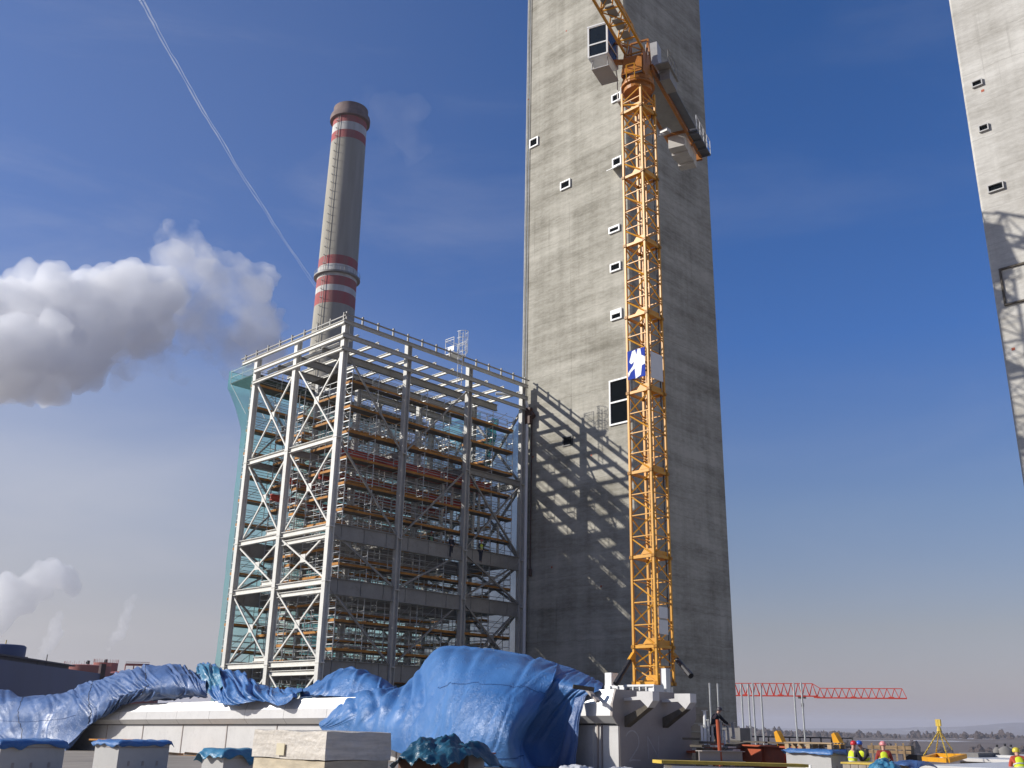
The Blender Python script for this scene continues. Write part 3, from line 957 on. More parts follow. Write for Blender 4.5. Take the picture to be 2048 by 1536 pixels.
net(nf, 70, 60, 'wide teal net closing the rear of the steel frame')
net(lambda s, tt: P(71.35 + (rear_u(21.5 + 7.7 * tt) - 71.35) * s, 41.75 + .1 * noise.noise(Vector((s * 3, tt * 4, 2))), 21.5 + 7.7 * tt), 10, 24, 'small teal net corner under the cantilevered platform at the upper left of the frame', net_mat('thin teal net', (0.24, 0.55, 0.55), 0.3))
net(lambda s, tt: P(58.95 + 5.6 * s, 62.15 + .1 * noise.noise(Vector((s * 4, tt * 9, 5))), -2 + (28.2 - 2.2 * math.sin(s * 3.1) * .4) * tt), 20, 50, 'pale blue net hung between the steel frame and the concrete tower', M_NETB)
net(lambda s, tt: P(64.5 + 8.0 * s, 62.2 + .1 * noise.noise(Vector((s * 4, tt * 9, 8))), -2 + 30 * tt), 20, 50, 'teal net at the back corner, seen deep through the scaffold')


def torn(s, tt):
    w = .25 + 1.5 * tt
    return P(60.3 + w * s + .3 * noise.noise(Vector((s * 5, tt * 6, 1))) + 1.4 * (1 - tt), 60.4 + .35 * noise.noise(Vector((s * 4, tt * 7, 4))), 21.8 + 4.6 * tt - .9 * abs(s - .5))


net(torn, 16, 24, 'torn bunched green net flapping at the upper right of the frame', net_mat('torn green net', (0.03, 0.25, 0.22), 0.85))

# ------------------------------------------------------------------ tower crane
FOOT = at(1313, 1305, 55.0) - np.array([0, 0, EYE])
MU, MV = float(FOOT @ GU), float(FOOT @ GV)            # near leg
MW = 1.5
CC = (MU + MW / 2, MV + MW / 2)
CR = thing('tower_crane', P(CC[0], CC[1], 1.2), 'yellow tower crane standing in front of the grey concrete tower', 'tower crane')
LEG = {'F': (MU, MV), 'L': (MU + MW, MV), 'R': (MU, MV + MW), 'B': (MU + MW, MV + MW)}


def mast_section(z0, z1, base=False):
    sec = MB()
    h = (z1 - z0)
    for k, (u, v) in LEG.items(): sec.bar(P(u, v, z0 + .02), P(u, v, z1 - .02), .13, .13, GU)
    def pt(k, z): return P(*LEG[k], z)
    for a, bq in (('F', 'L'), ('F', 'R'), ('R', 'B'), ('L', 'B')):
        nd = 4 if h > 3 else 2
        zs = [z1 - h * i / nd for i in range(nd + 1)]
        seq = [a, bq, a, bq, a]
        for i in range(nd):
            sec.bar(pt(seq[i], zs[i] - .08), pt(seq[i + 1], zs[i + 1] + .08), .066, .066, GU + GV)
        for i in range(1, nd):
            sec.bar(pt(a, zs[i]), pt(bq, zs[i]), .055, .055)
        sec.bar(pt(a, z0 + .06), pt(bq, z0 + .06), .12, .16)
        for k in (a, bq): sec.obox(pt(k, z0 + .06), GU * .11, GV * .11, GZ * .09)
    s = sec.build('mast_section', M_YEL, CR)
    lad = MB()
    lu, lv = CC[0] - .05, CC[1] + .25
    for d in (-.2, .2): lad.bar(P(lu + d, lv, z0), P(lu + d, lv, z1), .07, .07, GU)
    zz = z0 + .2
    while zz < z1:
        lad.bar(P(lu - .2, lv, zz), P(lu + .2, lv, zz), .04, .04); zz += .3
    lad.build('ladder', M_YEL, s)
    pl = MB(); pl.gbox(MU + .1, MU + .85, MV + .15, MV + MW - .1, z0 + .17, z0 + .2)
    pl.gbox(MU + .8, MU + MW - .1, MV + .1, MV + .5, z0 + .17, z0 + .2)
    pl.gbox(MU + .08, MU + .12, MV + .12, MV + MW - .12, z0 + .02, z0 + .42)
    pl.prism([P(MU + .15, MV + .09, z0 + .2), P(MU + .95, MV + .09, z0 + .2), P(MU + .7, MV + .09, z0 + .48), P(MU + .15, MV + .09, z0 + .48)], GV * .03)
    pl.build('rest_platform', M_YEL, s)


zs = [2.15, 4.05] + [4.05 + 4.85 * k for k in range(1, 8)] + [39.6]
for a, bq in zip(zs[:-1], zs[1:]): mast_section(a, bq)
# struts and ballast
for (k, e) in (('L', at(1231, 1368, 54.9)), ('R', at(1382, 1352, 54.6))):
    mb = MB(); p0 = P(*LEG[k], 3.75); e = np.asarray(e)
    mb.tube(p0 + (e - p0) * .22, e, .13, 8); mb.tube(p0 + (e - p0) * .75, e, .16, 8)
    s = mb.build('strut', M_DARK, CR)
    mb = MB(); mb.bar(p0, p0 + (e - p0) * .24, .2, .24); mb.build('strut_head', M_YEL, s)
mb = MB()
mb.gbox(MU - .5, MU + MW + 1.35, MV - .9, MV - .12, 1.0, 2.08); mb.gbox(MU + .2, MU + MW + .2, MV - .12, MV + MW + .2, 1.0, 2.06)
for du in (-.48, .0, .42, .85, 1.4, 1.9, 2.4): mb.gbox(MU + du, MU + du + .07, MV - .98, MV - .902, 1.3, 2.05)
mb.gbox(MU - .5, MU + 1.5, MV - 1.0, MV - .905, 2.0, 2.1)
mb.gbox(MU + MW + .95, MU + MW + 1.4, MV - .8, MV - .2, 2.08, 2.75)
mb.gbox(MU - .49, MU - .14, MV + .1, MV + .5, 1.0, 2.95)
bfo = mb.build('base_frame', M_FRAMEW, CR)
for a_, b_ in ((.07, .42), (.49, .85), (.92, 1.4), (1.97, 2.4)): MB().gbox(MU + a_ + .05, MU + b_ - .05, MV - .93, MV - .902, 1.38, 1.92).build('recess_panel', M_DARK, bfo)
mb = MB(); mb.gbox(MU - 1.3, MU + MW + 2.2, MV - 1.2, MV + MW + 1.5, -40, -1.0)
for k in range(5): mb.gbox(MU - 1.3 + .12 * (k % 2), MU + MW + 1.2, MV - .7 + .1 * (k % 3), MV + MW + 1.2 - .1 * (k % 2), -1.0 + .42 * k, -1.0 + .42 * k + .36)
mb.build('foundation_pier', pmat('stained foundation slabs', (0.27, 0.24, 0.20), .9, var=.25, scale=1.2), CR)
# boards fixed to the mast
sg = MB(); sg.gbox(MU + .12, MU + MW - .1, MV - .16, MV - .11, 19.45, 21.25)
sgo = sg.build('sign_board', pmat('deep blue sign enamel', (0.03, 0.06, 0.36), 0.8, var=0.1, spec=.1), CR)


def spt(x, z): return P(MU + MW - .1 - x * (MW - .22), MV - .168, 19.45 + z * 1.8)


sgw = MB()  # white figure: the logo with the board's glare painted in
for poly in ([(.14, .60), (.30, .93), (.46, .96), (.52, .78), (.60, .97), (.74, .95), (.78, .74), (.96, .66), (.97, .42), (.80, .40), (.74, .10), (.46, .02), (.42, .36), (.20, .26), (.08, .12), (.06, .26), (.34, .46), (.40, .58), (.24, .52)],):
    pts = [spt(.5 + (x - .5) * 1.08, .52 + (z - .52) * 1.08) for x, z in poly]
    sgw.prism(pts, GV * .006)
sgw.build('emblem_glare', pmat('white logo and glare', (0.88, 0.88, 0.88), 0.6, var=0.02), sgo)
mb = MB(); mb.gbox(MU - .14, MU - .10, MV + .1, MV + MW - .25, 19.35, 21.0); mb.build('notice_board', M_FRAMEW, CR)
mb = MB(); mb.gbox(MU - .14, MU - .10, MV + .15, MV + .95, 4.75, 5.5); mb.gbox(MU - .14, MU - .10, MV + .15, MV + .95, 5.6, 6.2); mb.build('notice_board', M_FRAMEW, CR)
mb = MB(); mb.tube(P(MU + .14, MV + MW - .14, 1.4), P(MU + .14, MV + MW - .14, 39.6), .035, 6); mb.build('power_cable', M_DARK, CR)
# lamp half way up
mb = MB(); mb.bar(P(MU - .1, MV + MW + .05, 36.4), P(MU - .55, MV + MW + .3, 36.55), .1); mb.obox(P(MU - .55, MV + MW + .35, 36.7), GU * .28, GV * .22, GZ * .12); mb.build('flood_lamp', M_BOXL, CR)

# slewing part; jd points along the jib (towards the viewer), jr to its right hand as seen from the viewer
JA = R(206.5)
jd = np.array([math.sin(JA), math.cos(JA), 0.0]); js = np.array([-jd[1], jd[0], 0.0])   # js: picture left to right
if js[0] < 0: js = -js
M0 = P(CC[0], CC[1], 0)


def J(a, s, z): return M0 + jd * a + js * s + np.array([0, 0, z])


mb = MB()
mb.tube(J(0, 0, 39.65), J(0, 0, 40.0), .95, 20); mb.tube(J(0, 0, 40.0), J(0, 0, 40.14), 1.12, 20); mb.tube(J(0, 0, 40.2), J(0, 0, 40.48), 1.08, 20)
mb.build('slewing_ring', M_ORA, CR)
mb = MB()
for s_ in (-1, 1):
    mb.prism([J(-1.15, s_ * .78, 40.5), J(1.1, s_ * .78, 40.5), J(.75, s_ * .66, 42.5), J(-.85, s_ * .66, 42.9)], js * .1 * -s_)
for a_ in (-1, 1):
    mb.prism([J(a_ * 1.2, -.7, 40.55), J(a_ * 1.2, .7, 40.55), J(a_ * .95, .62, 42.0), J(a_ * .95, -.62, 42.0)], jd * .08 * -a_)
for s_ in (-1, 1): mb.bar(J(.7, s_ * .7, 40.6), J(-.6, s_ * .62, 44.2), .12); mb.bar(J(-1.0, s_ * .7, 40.6), J(-.6, s_ * .62, 44.2), .12)
mb.bar(J(-.6, -.62, 44.2), J(-.6, .62, 44.2), .12); mb.bar(J(-.6, 0, 44.2), J(.9, 0, 44.4), .1)
mb.build('slewing_tower', M_ORA, CR)
# jib
jb = MB()
zb, zt, hw, n_p, stp = 42.6, 44.5, .62, 22, 1.6
for s_ in (-1, 1): jb.bar(J(.4, s_ * hw, zb), J(stp * n_p, s_ * hw, zb), .15, .15)
jb.bar(J(.8, 0, zt), J(stp * n_p, 0, zt), .16, .16)
for k in range(n_p):
    a0, a1 = .4 + stp * k * .99, .4 + stp * (k + 1) * .985
    am = (a0 + a1) / 2
    for s_ in (-1, 1):
        jb.bar(J(a0, s_ * hw, zb), J(am, 0, zt), .08, .08); jb.bar(J(am, 0, zt), J(a1, s_ * hw, zb), .08, .08)
    jb.bar(J(a0, -hw, zb), J(a0, hw, zb), .09, .09)
    q = 1 if k % 2 else -1
    jb.bar(J(a0, -hw * q, zb), J(a1, hw * q, zb), .06, .06)
jo = jb.build('jib', M_YEL, CR)
mb = MB()
for k in range(4): mb.obox(J(2.2 + 1.3 * k, .02, 42.66), jd * .55, js * .3, GZ * .02)
mb.build('walkway', M_STEELG, jo)
# counter jib
cj = MB()
CL = 12.5
for s_ in (-1, 1):
    cj.ibar(J(-.6, s_ * .8, 41.9), J(-CL, s_ * .8, 41.9), .22, .5, .04)
for k in range(7): cj.bar(J(-1.2 - 1.9 * k, -.8, 41.9), J(-1.2 - 1.9 * k, .8, 41.9), .14, .3)
cj.bar(J(-CL, -.9, 41.75), J(-CL, .9, 41.75), .25, .5)
co = cj.build('counter_jib', M_ORA, CR)
mb = MB(); mb.obox(J(-4.7, 0, 41.72), jd * 3.6, js * .66, GZ * .03)
mb.build('deck_plate', M_STEELG, co)
mb = MB()
for k in range(4):
    a = -9.2 - .8 * k
    mb.obox(J(a, -.05, 41.3 - (.08 if k % 2 else 0)), jd * .38, js * .62, GZ * (.56 + (.08 if k % 2 else 0)))
mb.build('counterweight', pmat('pale ballast concrete', (0.58, 0.55, 0.50), 0.85, var=0.12, scale=1.3), co)
mb = MB()
for (a0, a1, s0, zt_) in ((-1.5, -8.6, 1.0, 43.0), (-8.9, -12.7, 1.5, 43.1)):
    nn = int(abs(a1 - a0) / .8)
    for k in range(nn + 1):
        a = a0 + (a1 - a0) * k / nn
        mb.tube(J(a, s0, 41.9), J(a, s0, zt_), .025, 5)
    for z in (42.4, zt_): mb.tube(J(a0, s0, z), J(a1, s0, z), .028, 5)
mb.build('guard_rail', M_FRAMEW, co)
mb = MB(); mb.obox(J(-5.0, 1.25, 41.86), jd * 3.6, js * .28, GZ * .03); mb.obox(J(-10.8, 1.15, 41.85), jd * 1.9, js * .38, GZ * .04)
for a in (-9.1, -10.2, -11.4, -12.4): mb.bar(J(a, .8, 41.7), J(a, 1.52, 41.7), .1, .16)
mb.build('side_walkway', pmat('galvanised grating', (0.16, 0.17, 0.18), 0.5, 0.3), co)
mb = MB(); mb.tube(J(-7.3, -.5, 42.35), J(-7.3, .5, 42.35), .4, 14); mb.obox(J(-8.3, 0, 42.35), jd * .45, js * .4, GZ * .35); mb.build('winch', M_BOXL, co)
mb = MB(); mb.obox(J(-1.9, .55, 43.6), jd * .45, js * .42, GZ * .95); mb.obox(J(-2.6, .3, 43.3), jd * .18, js * .4, GZ * .6); mb.build('switch_cabinet', M_BOXL, CR)
mb = MB(); mb.obox(J(-1.9, 1.5, 42.1), jd * 1.2, js * .45, GZ * .04)
for k in range(4):
    a = -.8 - .75 * k
    mb.tube(J(a, 1.9, 42.1), J(a, 1.9, 43.2), .025, 5)
mb.tube(J(-.8, 1.9, 43.2), J(-3.1, 1.9, 43.2), .025, 5); mb.tube(J(-.8, 1.9, 42.7), J(-3.1, 1.9, 42.7), .025, 5)
mb.obox(J(-2.2, 1.45, 41.65), jd * .8, js * .35, GZ * .4)
mb.build('machine_platform', M_STEELG, CR)
# cab
CABC = (1.0, -2.05)


def K(a, s, z): return J(CABC[0] + a, CABC[1] + s, z)


cb = MB()
L_, W_, z0, z1 = .95, .66, 42.0, 44.35
for a in (-1, 1):
    for s_ in (-1, 1):
        cb.bar(K(a * L_, s_ * W_, z0), K(a * L_, s_ * W_, z1), .11, .11, jd)
for z in (z0, z1, z0 + .95):
    for s_ in (-1, 1): cb.bar(K(-L_, s_ * W_, z), K(L_, s_ * W_, z), .1, .1)
    for a in (-1, 1): cb.bar(K(a * L_, -W_, z), K(a * L_, W_, z), .1, .1)
cb.obox(K(0, 0, z1 + .06), jd * (L_ + .08), js * (W_ + .08), GZ * .05)
cb.obox(K(0, 0, z0 - .04), jd * L_, js * W_, GZ * .05)
cb.obox(K(-L_ + .02, 0, (z0 + z1) / 2), jd * .02, js * (W_ - .06), GZ * 1.1)
cab = cb.build('cab', M_FRAMEW, CR)
gl = MB()
gl.obox(K(L_ - .01, 0, (z0 + z1) / 2), jd * .015, js * (W_ - .06), GZ * 1.1)
for s_ in (-1, 1): gl.obox(K(.05, s_ * (W_ - .01), (z0 + z1) / 2), jd * (L_ - .12), js * .015, GZ * 1.1)
gl.build('window', M_GLASS, cab)
mb = MB()
mb.obox(K(-.2, .05, 41.2), jd * .95, js * .6, GZ * .03)
for a, s_ in ((.7, -.55), (.7, .6), (-1.1, -.55), (-1.1, .6)): mb.bar(K(a, s_, 41.2), K(a * .9, s_ * .9, 42.0), .06, .06)
for a, s_ in ((-1.2, .55), (-1.9, .55), (-1.2, 1.2), (-1.9, 1.2)): mb.bar(K(a, s_, 39.6), K(a, s_, 41.2), .05, .05)
mb.obox(K(-1.55, .9, 39.62), jd * .4, js * .38, GZ * .04)
mb.build('access_platform', M_BOXL, cab)
mb = MB(); mb.bar(K(-.3, .6, 42.1), J(.4, -.7, 42.1), .3, .25); mb.bar(K(-.6, .6, 43.9), J(.2, -.6, 43.4), .12, .12); mb.build('cab_bracket', M_ORA, CR)
# basket frame in front of the slewing ring
mb = MB()
for s_ in (-.28, .28): mb.path([J(1.15, s_, 39.9), J(1.45, s_, 39.9), J(1.45, s_, 41.0), J(1.15, s_, 41.0)], .035, 5)
for z in (39.9, 40.45, 41.0): mb.tube(J(1.45, -.28, z), J(1.45, .28, z), .035, 5)
mb.build('ladder_hoop', M_YEL, CR)

# ------------------------------------------------------------------ ventilation ridge (long white duct on the roof)
U0 = 24.2


def ztop(u): return 1.33 - .0138 * (u - U0)
def zbase(u): return -1.5 - .0150 * (u - U0)


PROF = [(0, None), (0, .05), (-.18, .12), (-.42, .38), (-.39, .83), (-.18, 1.33)]     # (v offset, height at the near end)
VM, VW = 31.0, 4.7


def prof_pts(u, shrink=0):
    dz = ztop(u) - 1.33
    fr = [(VM + o, (zbase(u) - .3 if h is None else h + dz)) for o, h in PROF]
    bk = [(VM + VW - o, (zbase(u) - .3 if h is None else h + dz)) for o, h in PROF][::-1]
    return fr + bk


RIDGE = thing('roof_ventilator', P(44, VM + 2.3, -1.9), 'long white sheet metal ridge ventilator running across the roof under the blue tarpaulins', 'roof ventilator')
UE = 98.0
seg_u = [U0, U0 + 3.05] + [U0 + 3.05 + 4.9 * k for k in range(1, 15)]
cap_u = [U0] + [U0 + 3.05 + 3.7 * k for k in range(0, 20)]
seg_u[-1] = cap_u[-1] = UE
wall, cap = MB(), MB()
for a, bq in zip(seg_u[:-1], seg_u[1:]):
    pa, pb = prof_pts(a + .012), prof_pts(bq - .012)
    wall.add([P(a + .012, *pa[0]), P(bq - .012, *pb[0]), P(bq - .012, *pb[1]), P(a + .012, *pa[1])], [(0, 1, 2, 3)])
for a, bq in zip(cap_u[:-1], cap_u[1:]):
    pa, pb = prof_pts(a + .01), prof_pts(bq - .01)
    for i in range(1, 5):
        cap.add([P(a + .01, *pa[i]), P(bq - .01, *pb[i]), P(bq - .01, *pb[i + 1]), P(a + .01, *pa[i + 1])], [(0, 1, 2, 3)])
    cap.add([P(a, *pa[5]), P(bq, *pb[5]), P(bq, *pb[6]), P(a, *pa[6])], [(0, 1, 2, 3)])
for i in range(6, 11):
    pa, pb = prof_pts(U0), prof_pts(UE)
    (cap if i < 10 else wall).add([P(U0, *pa[i]), P(UE, *pb[i]), P(UE, *pb[i + 1]), P(U0, *pa[i + 1])], [(0, 1, 2, 3)])
# dark inner lining behind the joint slots
lin = MB()
pa, pb = prof_pts(U0 + .1), prof_pts(seg_u[-1] - .1)
for i in range(0, 11):
    lin.add([P(U0 + .1, pa[i][0] + (.04 if i < 6 else -.04), pa[i][1] - .02), P(seg_u[-1] - .1, pb[i][0] + (.04 if i < 6 else -.04), pb[i][1] - .02),
             P(seg_u[-1] - .1, pb[i + 1][0] + (.04 if i < 5 else -.04), pb[i + 1][1] - .02), P(U0 + .1, pa[i + 1][0] + (.04 if i < 5 else -.04), pa[i + 1][1] - .02)], [(0, 1, 2, 3)])
lin.build('inner_lining', M_DARK, RIDGE)
wall.build('wall_panel', M_WHITE, RIDGE)
cap.build('cap_panel', M_CAP, RIDGE)
mb = MB()
pp = prof_pts(U0)
lo = [pp[0], pp[1], pp[10], pp[11]]
mb.prism([P(U0 - .02, v, z) for v, z in lo], GU * .1)
end_lo = mb.build('end_plate', M_ENDPL, RIDGE)
mb = MB(); mb.prism([P(U0 - .012, v, z) for v, z in pp[1:11]], GU * .1); mb.build('end_cap', M_ENDPL, RIDGE)
# corner post strips, split line and recessed seams
mb = MB()
mb.gbox(U0 + .02, U0 + .75, VM - .035, VM - .004, -1.75, .02)
mb.gbox(U0 + 1.25, U0 + 2.9, VM - .03, VM - .004, -1.75, -.1)
mb.build('wall_panel', M_WHITE, RIDGE)
mb = MB()
for du in (.78, .98): mb.gbox(U0 + du, U0 + du + .07, VM - .05, VM - .004, -1.75, .03)
mb.build('seam_strip', M_ENDPL, RIDGE)
for k, a in enumerate(seg_u[1:-1]):             # vertical lap strips on the long wall
    mb = MB(); mb.gbox(a - .04, a + .04, VM - .03, VM + .0, zbase(a) - .2, .04 + ztop(a) - 1.33)
    mb.build('seam_strip', M_ENDPL, RIDGE)
for dv in (.28, 2.72):                          # two projecting hooks on the near end
    v0 = VM + dv
    pts = [(0, 1.02), (.62, 1.08), (.62, 1.26), (1.35, 1.26), (1.35, .93), (1.12, .68), (.78, .96), (0, .93)]
    mb = MB(); mb.prism([P(U0 - .02 - w, v0, z) for w, z in pts], GV * .42)
    br = mb.build('hook_bracket', M_WHITE, RIDGE)
    mb = MB(); mb.prism([P(U0 - .02 - w, v0 + .03, z) for w, z in ((1.3, .90), (1.08, .66), (0, -.02), (0, .36))], GV * .36)
    mb.build('strut', M_DECK, br)  # dark brown paints the shade on the strut's underside
# faint hand-chalked marking 2N on the end plate
M_CHALK = pmat('faded chalk line', (0.47, 0.44, 0.42), 0.9, var=0.15, scale=9)


def stroke(pts, w=.05):
    mb = MB()
    for (a, c), (d, e) in zip(pts[:-1], pts[1:]):
        mb.bar(P(U0 - .023, VM + a, c), P(U0 - .023, VM + d, e), w, .004, GU)
    return mb


arc = [(.75 + .42 * math.sin(t), -.52 + .38 * math.cos(t)) for t in np.linspace(-1.1, 2.3, 12)] + [(.72, -1.08), (.55, -1.22), (.75, -1.18), (1.25, -1.2)]
st = stroke(arc)
nn = stroke([(1.75, -1.15), (1.72, -.35), (2.4, -1.1), (2.45, -.32)])
st.build('chalk_marking', M_CHALK, end_lo)
nn.build('chalk_marking', M_CHALK, end_lo)
# timber balk lying on the ridge
o = MB().bar(at_v(1146, 1373, 29.7), at_v(1188, 1379, 30.3), .15, .15).build('timber_balk', M_DECK)  # dark plank colour paints the balk's visible side as in shade
tag(o, 'short timber balk weighing down the tarpaulin on top of the white ventilator', 'timber')
o = MB().bar(at_v(1174, 1378, 30.5), at_v(1196, 1403, 30.2), .16, .1).build('steel_offcut', M_ENDPL)
tag(o, 'grey steel offcut leaning on the bright white ventilator cap', 'steel offcut')

# ------------------------------------------------------------------ tarpaulins


M_SEAM = pmat('dark blue stitching', (0.014, 0.06, 0.19), .8, var=.2)


def catmull(A, k):
    """upsample along axis 0 by k with Catmull-Rom"""
    n = len(A)
    out = []
    for i in range(n - 1):
        p0, p1, p2, p3 = A[max(0, i - 1)], A[i], A[i + 1], A[min(n - 1, i + 2)]
        for j in range(k):
            t = j / k
            out.append(.5 * (2 * p1 + (p2 - p0) * t + (2 * p0 - 5 * p1 + 4 * p2 - p3) * t * t + (3 * p1 - p0 - 3 * p2 + p3) * t ** 3))
    out.append(A[-1])
    return np.array(out)


def tarp(name, rows, mat, label, ku=14, kv=14, fold=.1, nf=14, fw=.012, fine=.03, wave=.06, seed=0, cat='tarpaulin', zmin=None, group='blue tarpaulins', thick=.012, slope=0.0, long=.7, extra=(), seams=(), dark_lines=(), crisp=None):
    """rows of (x, y, v) sight points on the site grid, from the far hem over the top to the near hem; creases run along the rows' fall"""
    if crisp is not None:                       # a tight turn after this column
        rows = [list(r[:crisp + 1]) + [tuple(c0 + k * (c1 - c0) for c0, c1, k in zip(r[crisp], r[crisp + 1], (.10, .10, .5)))] + list(r[crisp + 1:]) for r in rows]
    G = np.array([[at_v(*p) for p in r] for r in rows])
    G = catmull(G, kv)
    G = catmull(G.transpose(1, 0, 2), ku).transpose(1, 0, 2)
    nr, ncol = G.shape[:2]
    du = np.gradient(G, axis=1); dv = np.gradient(G, axis=0)
    N = np.cross(dv, du); N /= np.maximum(np.linalg.norm(N, axis=2, keepdims=True), 1e-6)
    if N[nr // 2, ncol // 2] @ FW > 0: N = -N
    D = np.zeros((nr, ncol))
    S, T = np.meshgrid(np.linspace(0, 1, ncol), np.linspace(0, 1, nr))
    rr = random.Random(int(seed * 100))
    cre = [(rr.random(), slope * rr.uniform(.5, 1.5) + rr.gauss(0, .05), rr.uniform(.1, .9), long * rr.uniform(.2, .75), fw * rr.uniform(.5, 1.6), fold * rr.uniform(.35, 1.1)) for _ in range(nf)] + list(extra)
    for (s0, sl, t0, ln, w, dp) in cre:
        wob = .018 * np.sin(T * rr.uniform(4, 9) + rr.random() * 6)
        x = (S - s0 - sl * (T - t0) - wob) / w
        win = np.exp(-((T - t0) / ln) ** 2)
        D += win * dp * (-np.exp(-x * x) + .55 * np.exp(-((x - 2.3) / 1.5) ** 2) + .3 * np.exp(-((x + 2.2) / 1.4) ** 2))
    for j in range(nr):
        for i in range(ncol):
            p = G[j, i]
            D[j, i] += fine * noise.fractal(Vector((p[0] * 1.1, p[1] * 1.1, p[2] * 1.3 + seed)), 1.0, 2.0, 3) + wave * noise.noise(Vector((p[0] * .35, p[1] * .35, p[2] * .45 + seed)))
    G = G + N * D[..., None]
    if zmin is not None: G[..., 2] = np.maximum(G[..., 2], zmin + EYE + .02 + .05 * (D + .1))
    mb = MB()
    V = G.reshape(-1, 3)
    mb.add(V, [(j * ncol + i, j * ncol + i + 1, (j + 1) * ncol + i + 1, (j + 1) * ncol + i) for j in range(nr - 1) for i in range(ncol - 1)])
    o = mb.build(name, mat, smooth=True)
    sm = o.modifiers.new('thick', 'SOLIDIFY'); sm.thickness = thick; sm.offset = 0
    tag(o, label, cat, group)
    for (t_, s0, s1, bow) in seams:            # stitched seam: a row of short dark stitches on a welded strip
        mb = MB()
        i = int(s0 * (ncol - 1))
        while i < s1 * (ncol - 1) - 2:
            f_ = i / (ncol - 1)
            j = int((t_ + bow * math.sin(math.pi * (f_ - s0) / (s1 - s0))) * (nr - 1))
            a_, b_ = G[j, i] + N[j, i] * .02, G[min(nr - 1, j), i + 1] + N[j, i + 1] * .02
            mb.bar(a_, a_ + (b_ - a_) * .6, .03, .012, N[j, i])
            i += 1
        mb.build('seam', M_SEAM, o)
    for s_ in dark_lines:  # thin dark tubes running down the sheet
        i = int(s_ * (ncol - 1))
        mb = MB(); mb.path([G[j, min(ncol - 1, i + int(2.5 * math.sin(j * .11)))] + N[j, i] * .02 for j in range(nr // 5, nr - 3)], .018, 5)
        mb.build('dark_line', M_DARK, o)
    return o


def row(s, v):
    """'x,y x,y ...' at depth v (number or one per point)"""
    q = [tuple(float(c) for c in p.split(',')) for p in s.split()]
    vs = v if isinstance(v, (list, tuple)) else [v] * len(q)
    return [(x, y, vv) for (x, y), vv in zip(q, vs)]


# the big ballooning sheet over the near end
tarp('tarpaulin', [
    row('650,1446 700,1430 750,1425 805,1425 850,1420 890,1415 970,1412 1050,1412 1105,1412 1145,1410 1178,1408 1206,1402', 35.6),
    row('646,1432 696,1392 745,1379 802,1380 842,1349 884,1306 964,1305 1050,1319 1110,1333 1150,1346 1180,1357 1207,1369', 33.4),
    row('641,1440 690,1391 740,1377 800,1379 838,1344 880,1301 962,1301 1050,1317 1110,1332 1150,1345 1180,1357 1206,1369', 32.3),
    row('640,1446 688,1400 742,1388 803,1390 845,1362 887,1322 968,1322 1050,1333 1108,1347 1138,1364 1168,1374 1198,1381', [31.0, 30.9, 30.8, 30.6, 30.4, 30.2, 30.2, 30.3, 30.4, 30.5, 30.6, 30.7]),
    row('639,1450 690,1420 746,1412 806,1415 857,1395 898,1368 972,1364 1045,1370 1090,1387 1118,1400 1140,1402 1160,1400', [30.5, 30.3, 30.2, 29.8, 29.3, 28.8, 28.8, 29.2, 29.7, 30.3, 30.5, 30.5]),
    row('640,1453 692,1436 748,1432 808,1436 862,1428 904,1415 974,1412 1035,1417 1068,1432 1096,1440 1128,1445 1154,1445', [30.45, 30.1, 29.9, 29.3, 28.6, 27.9, 27.8, 28.2, 29.0, 30.3, 30.5, 30.5]),
    row('642,1456 695,1450 750,1452 811,1458 866,1468 908,1470 972,1470 1020,1474 1042,1482 1080,1486 1124,1490 1150,1491', [30.45, 30.1, 29.7, 29.0, 28.3, 27.6, 27.4, 27.6, 28.6, 30.2, 30.45, 30.5]),
    row('645,1460 700,1466 755,1475 814,1490 868,1512 911,1517 970,1520 1026,1520 1054,1514 1086,1518 1124,1521 1148,1522', [30.4, 30.1, 29.6, 28.9, 28.1, 27.6, 27.5, 27.8, 28.6, 30.1, 30.4, 30.5]),
    row('648,1464 704,1474 760,1490 818,1515 870,1545 914,1552 972,1556 1040,1552 1075,1545 1096,1546 1126,1548 1148,1548', [30.4, 30.1, 29.6, 28.9, 28.2, 27.8, 27.8, 28.1, 28.8, 30.1, 30.4, 30.5]),
], M_TARP, 'huge bright blue tarpaulin ballooning over the near end of the white ventilator', ku=18, kv=14, fold=.075, nf=34, fw=.006, fine=.035, wave=.07, seed=1.7, zmin=-1.52, slope=-.25, extra=[(.16 + .035 * k, -.10, .45, .22, .009, .13) for k in range(4)] + [(.30, -.12, .5, .2, .012, .16), (.10, -.08, .55, .2, .01, .12)], seams=((.50, .38, .68, .02), (.86, .42, .66, .01)), crisp=8)
# grey wind-twisted tail at its right edge
tarp('tarpaulin', [
    row('1150,1396 1162,1392 1174,1388', 30.35), row('1146,1420 1156,1422 1166,1408', 30.2), row('1136,1450 1150,1456 1158,1446', 30.1), row('1128,1485 1148,1490 1156,1486', 30.05),
    row('1118,1515 1140,1520 1152,1512', 30.0), row('1108,1548 1132,1550 1150,1548', 30.0)],
    M_TARPG, 'narrow grey tail of tarpaulin hanging down beside the ventilator\'s wall panel', ku=12, kv=10, fold=.06, nf=4, fw=.06, fine=.03, seed=4, zmin=-1.52)
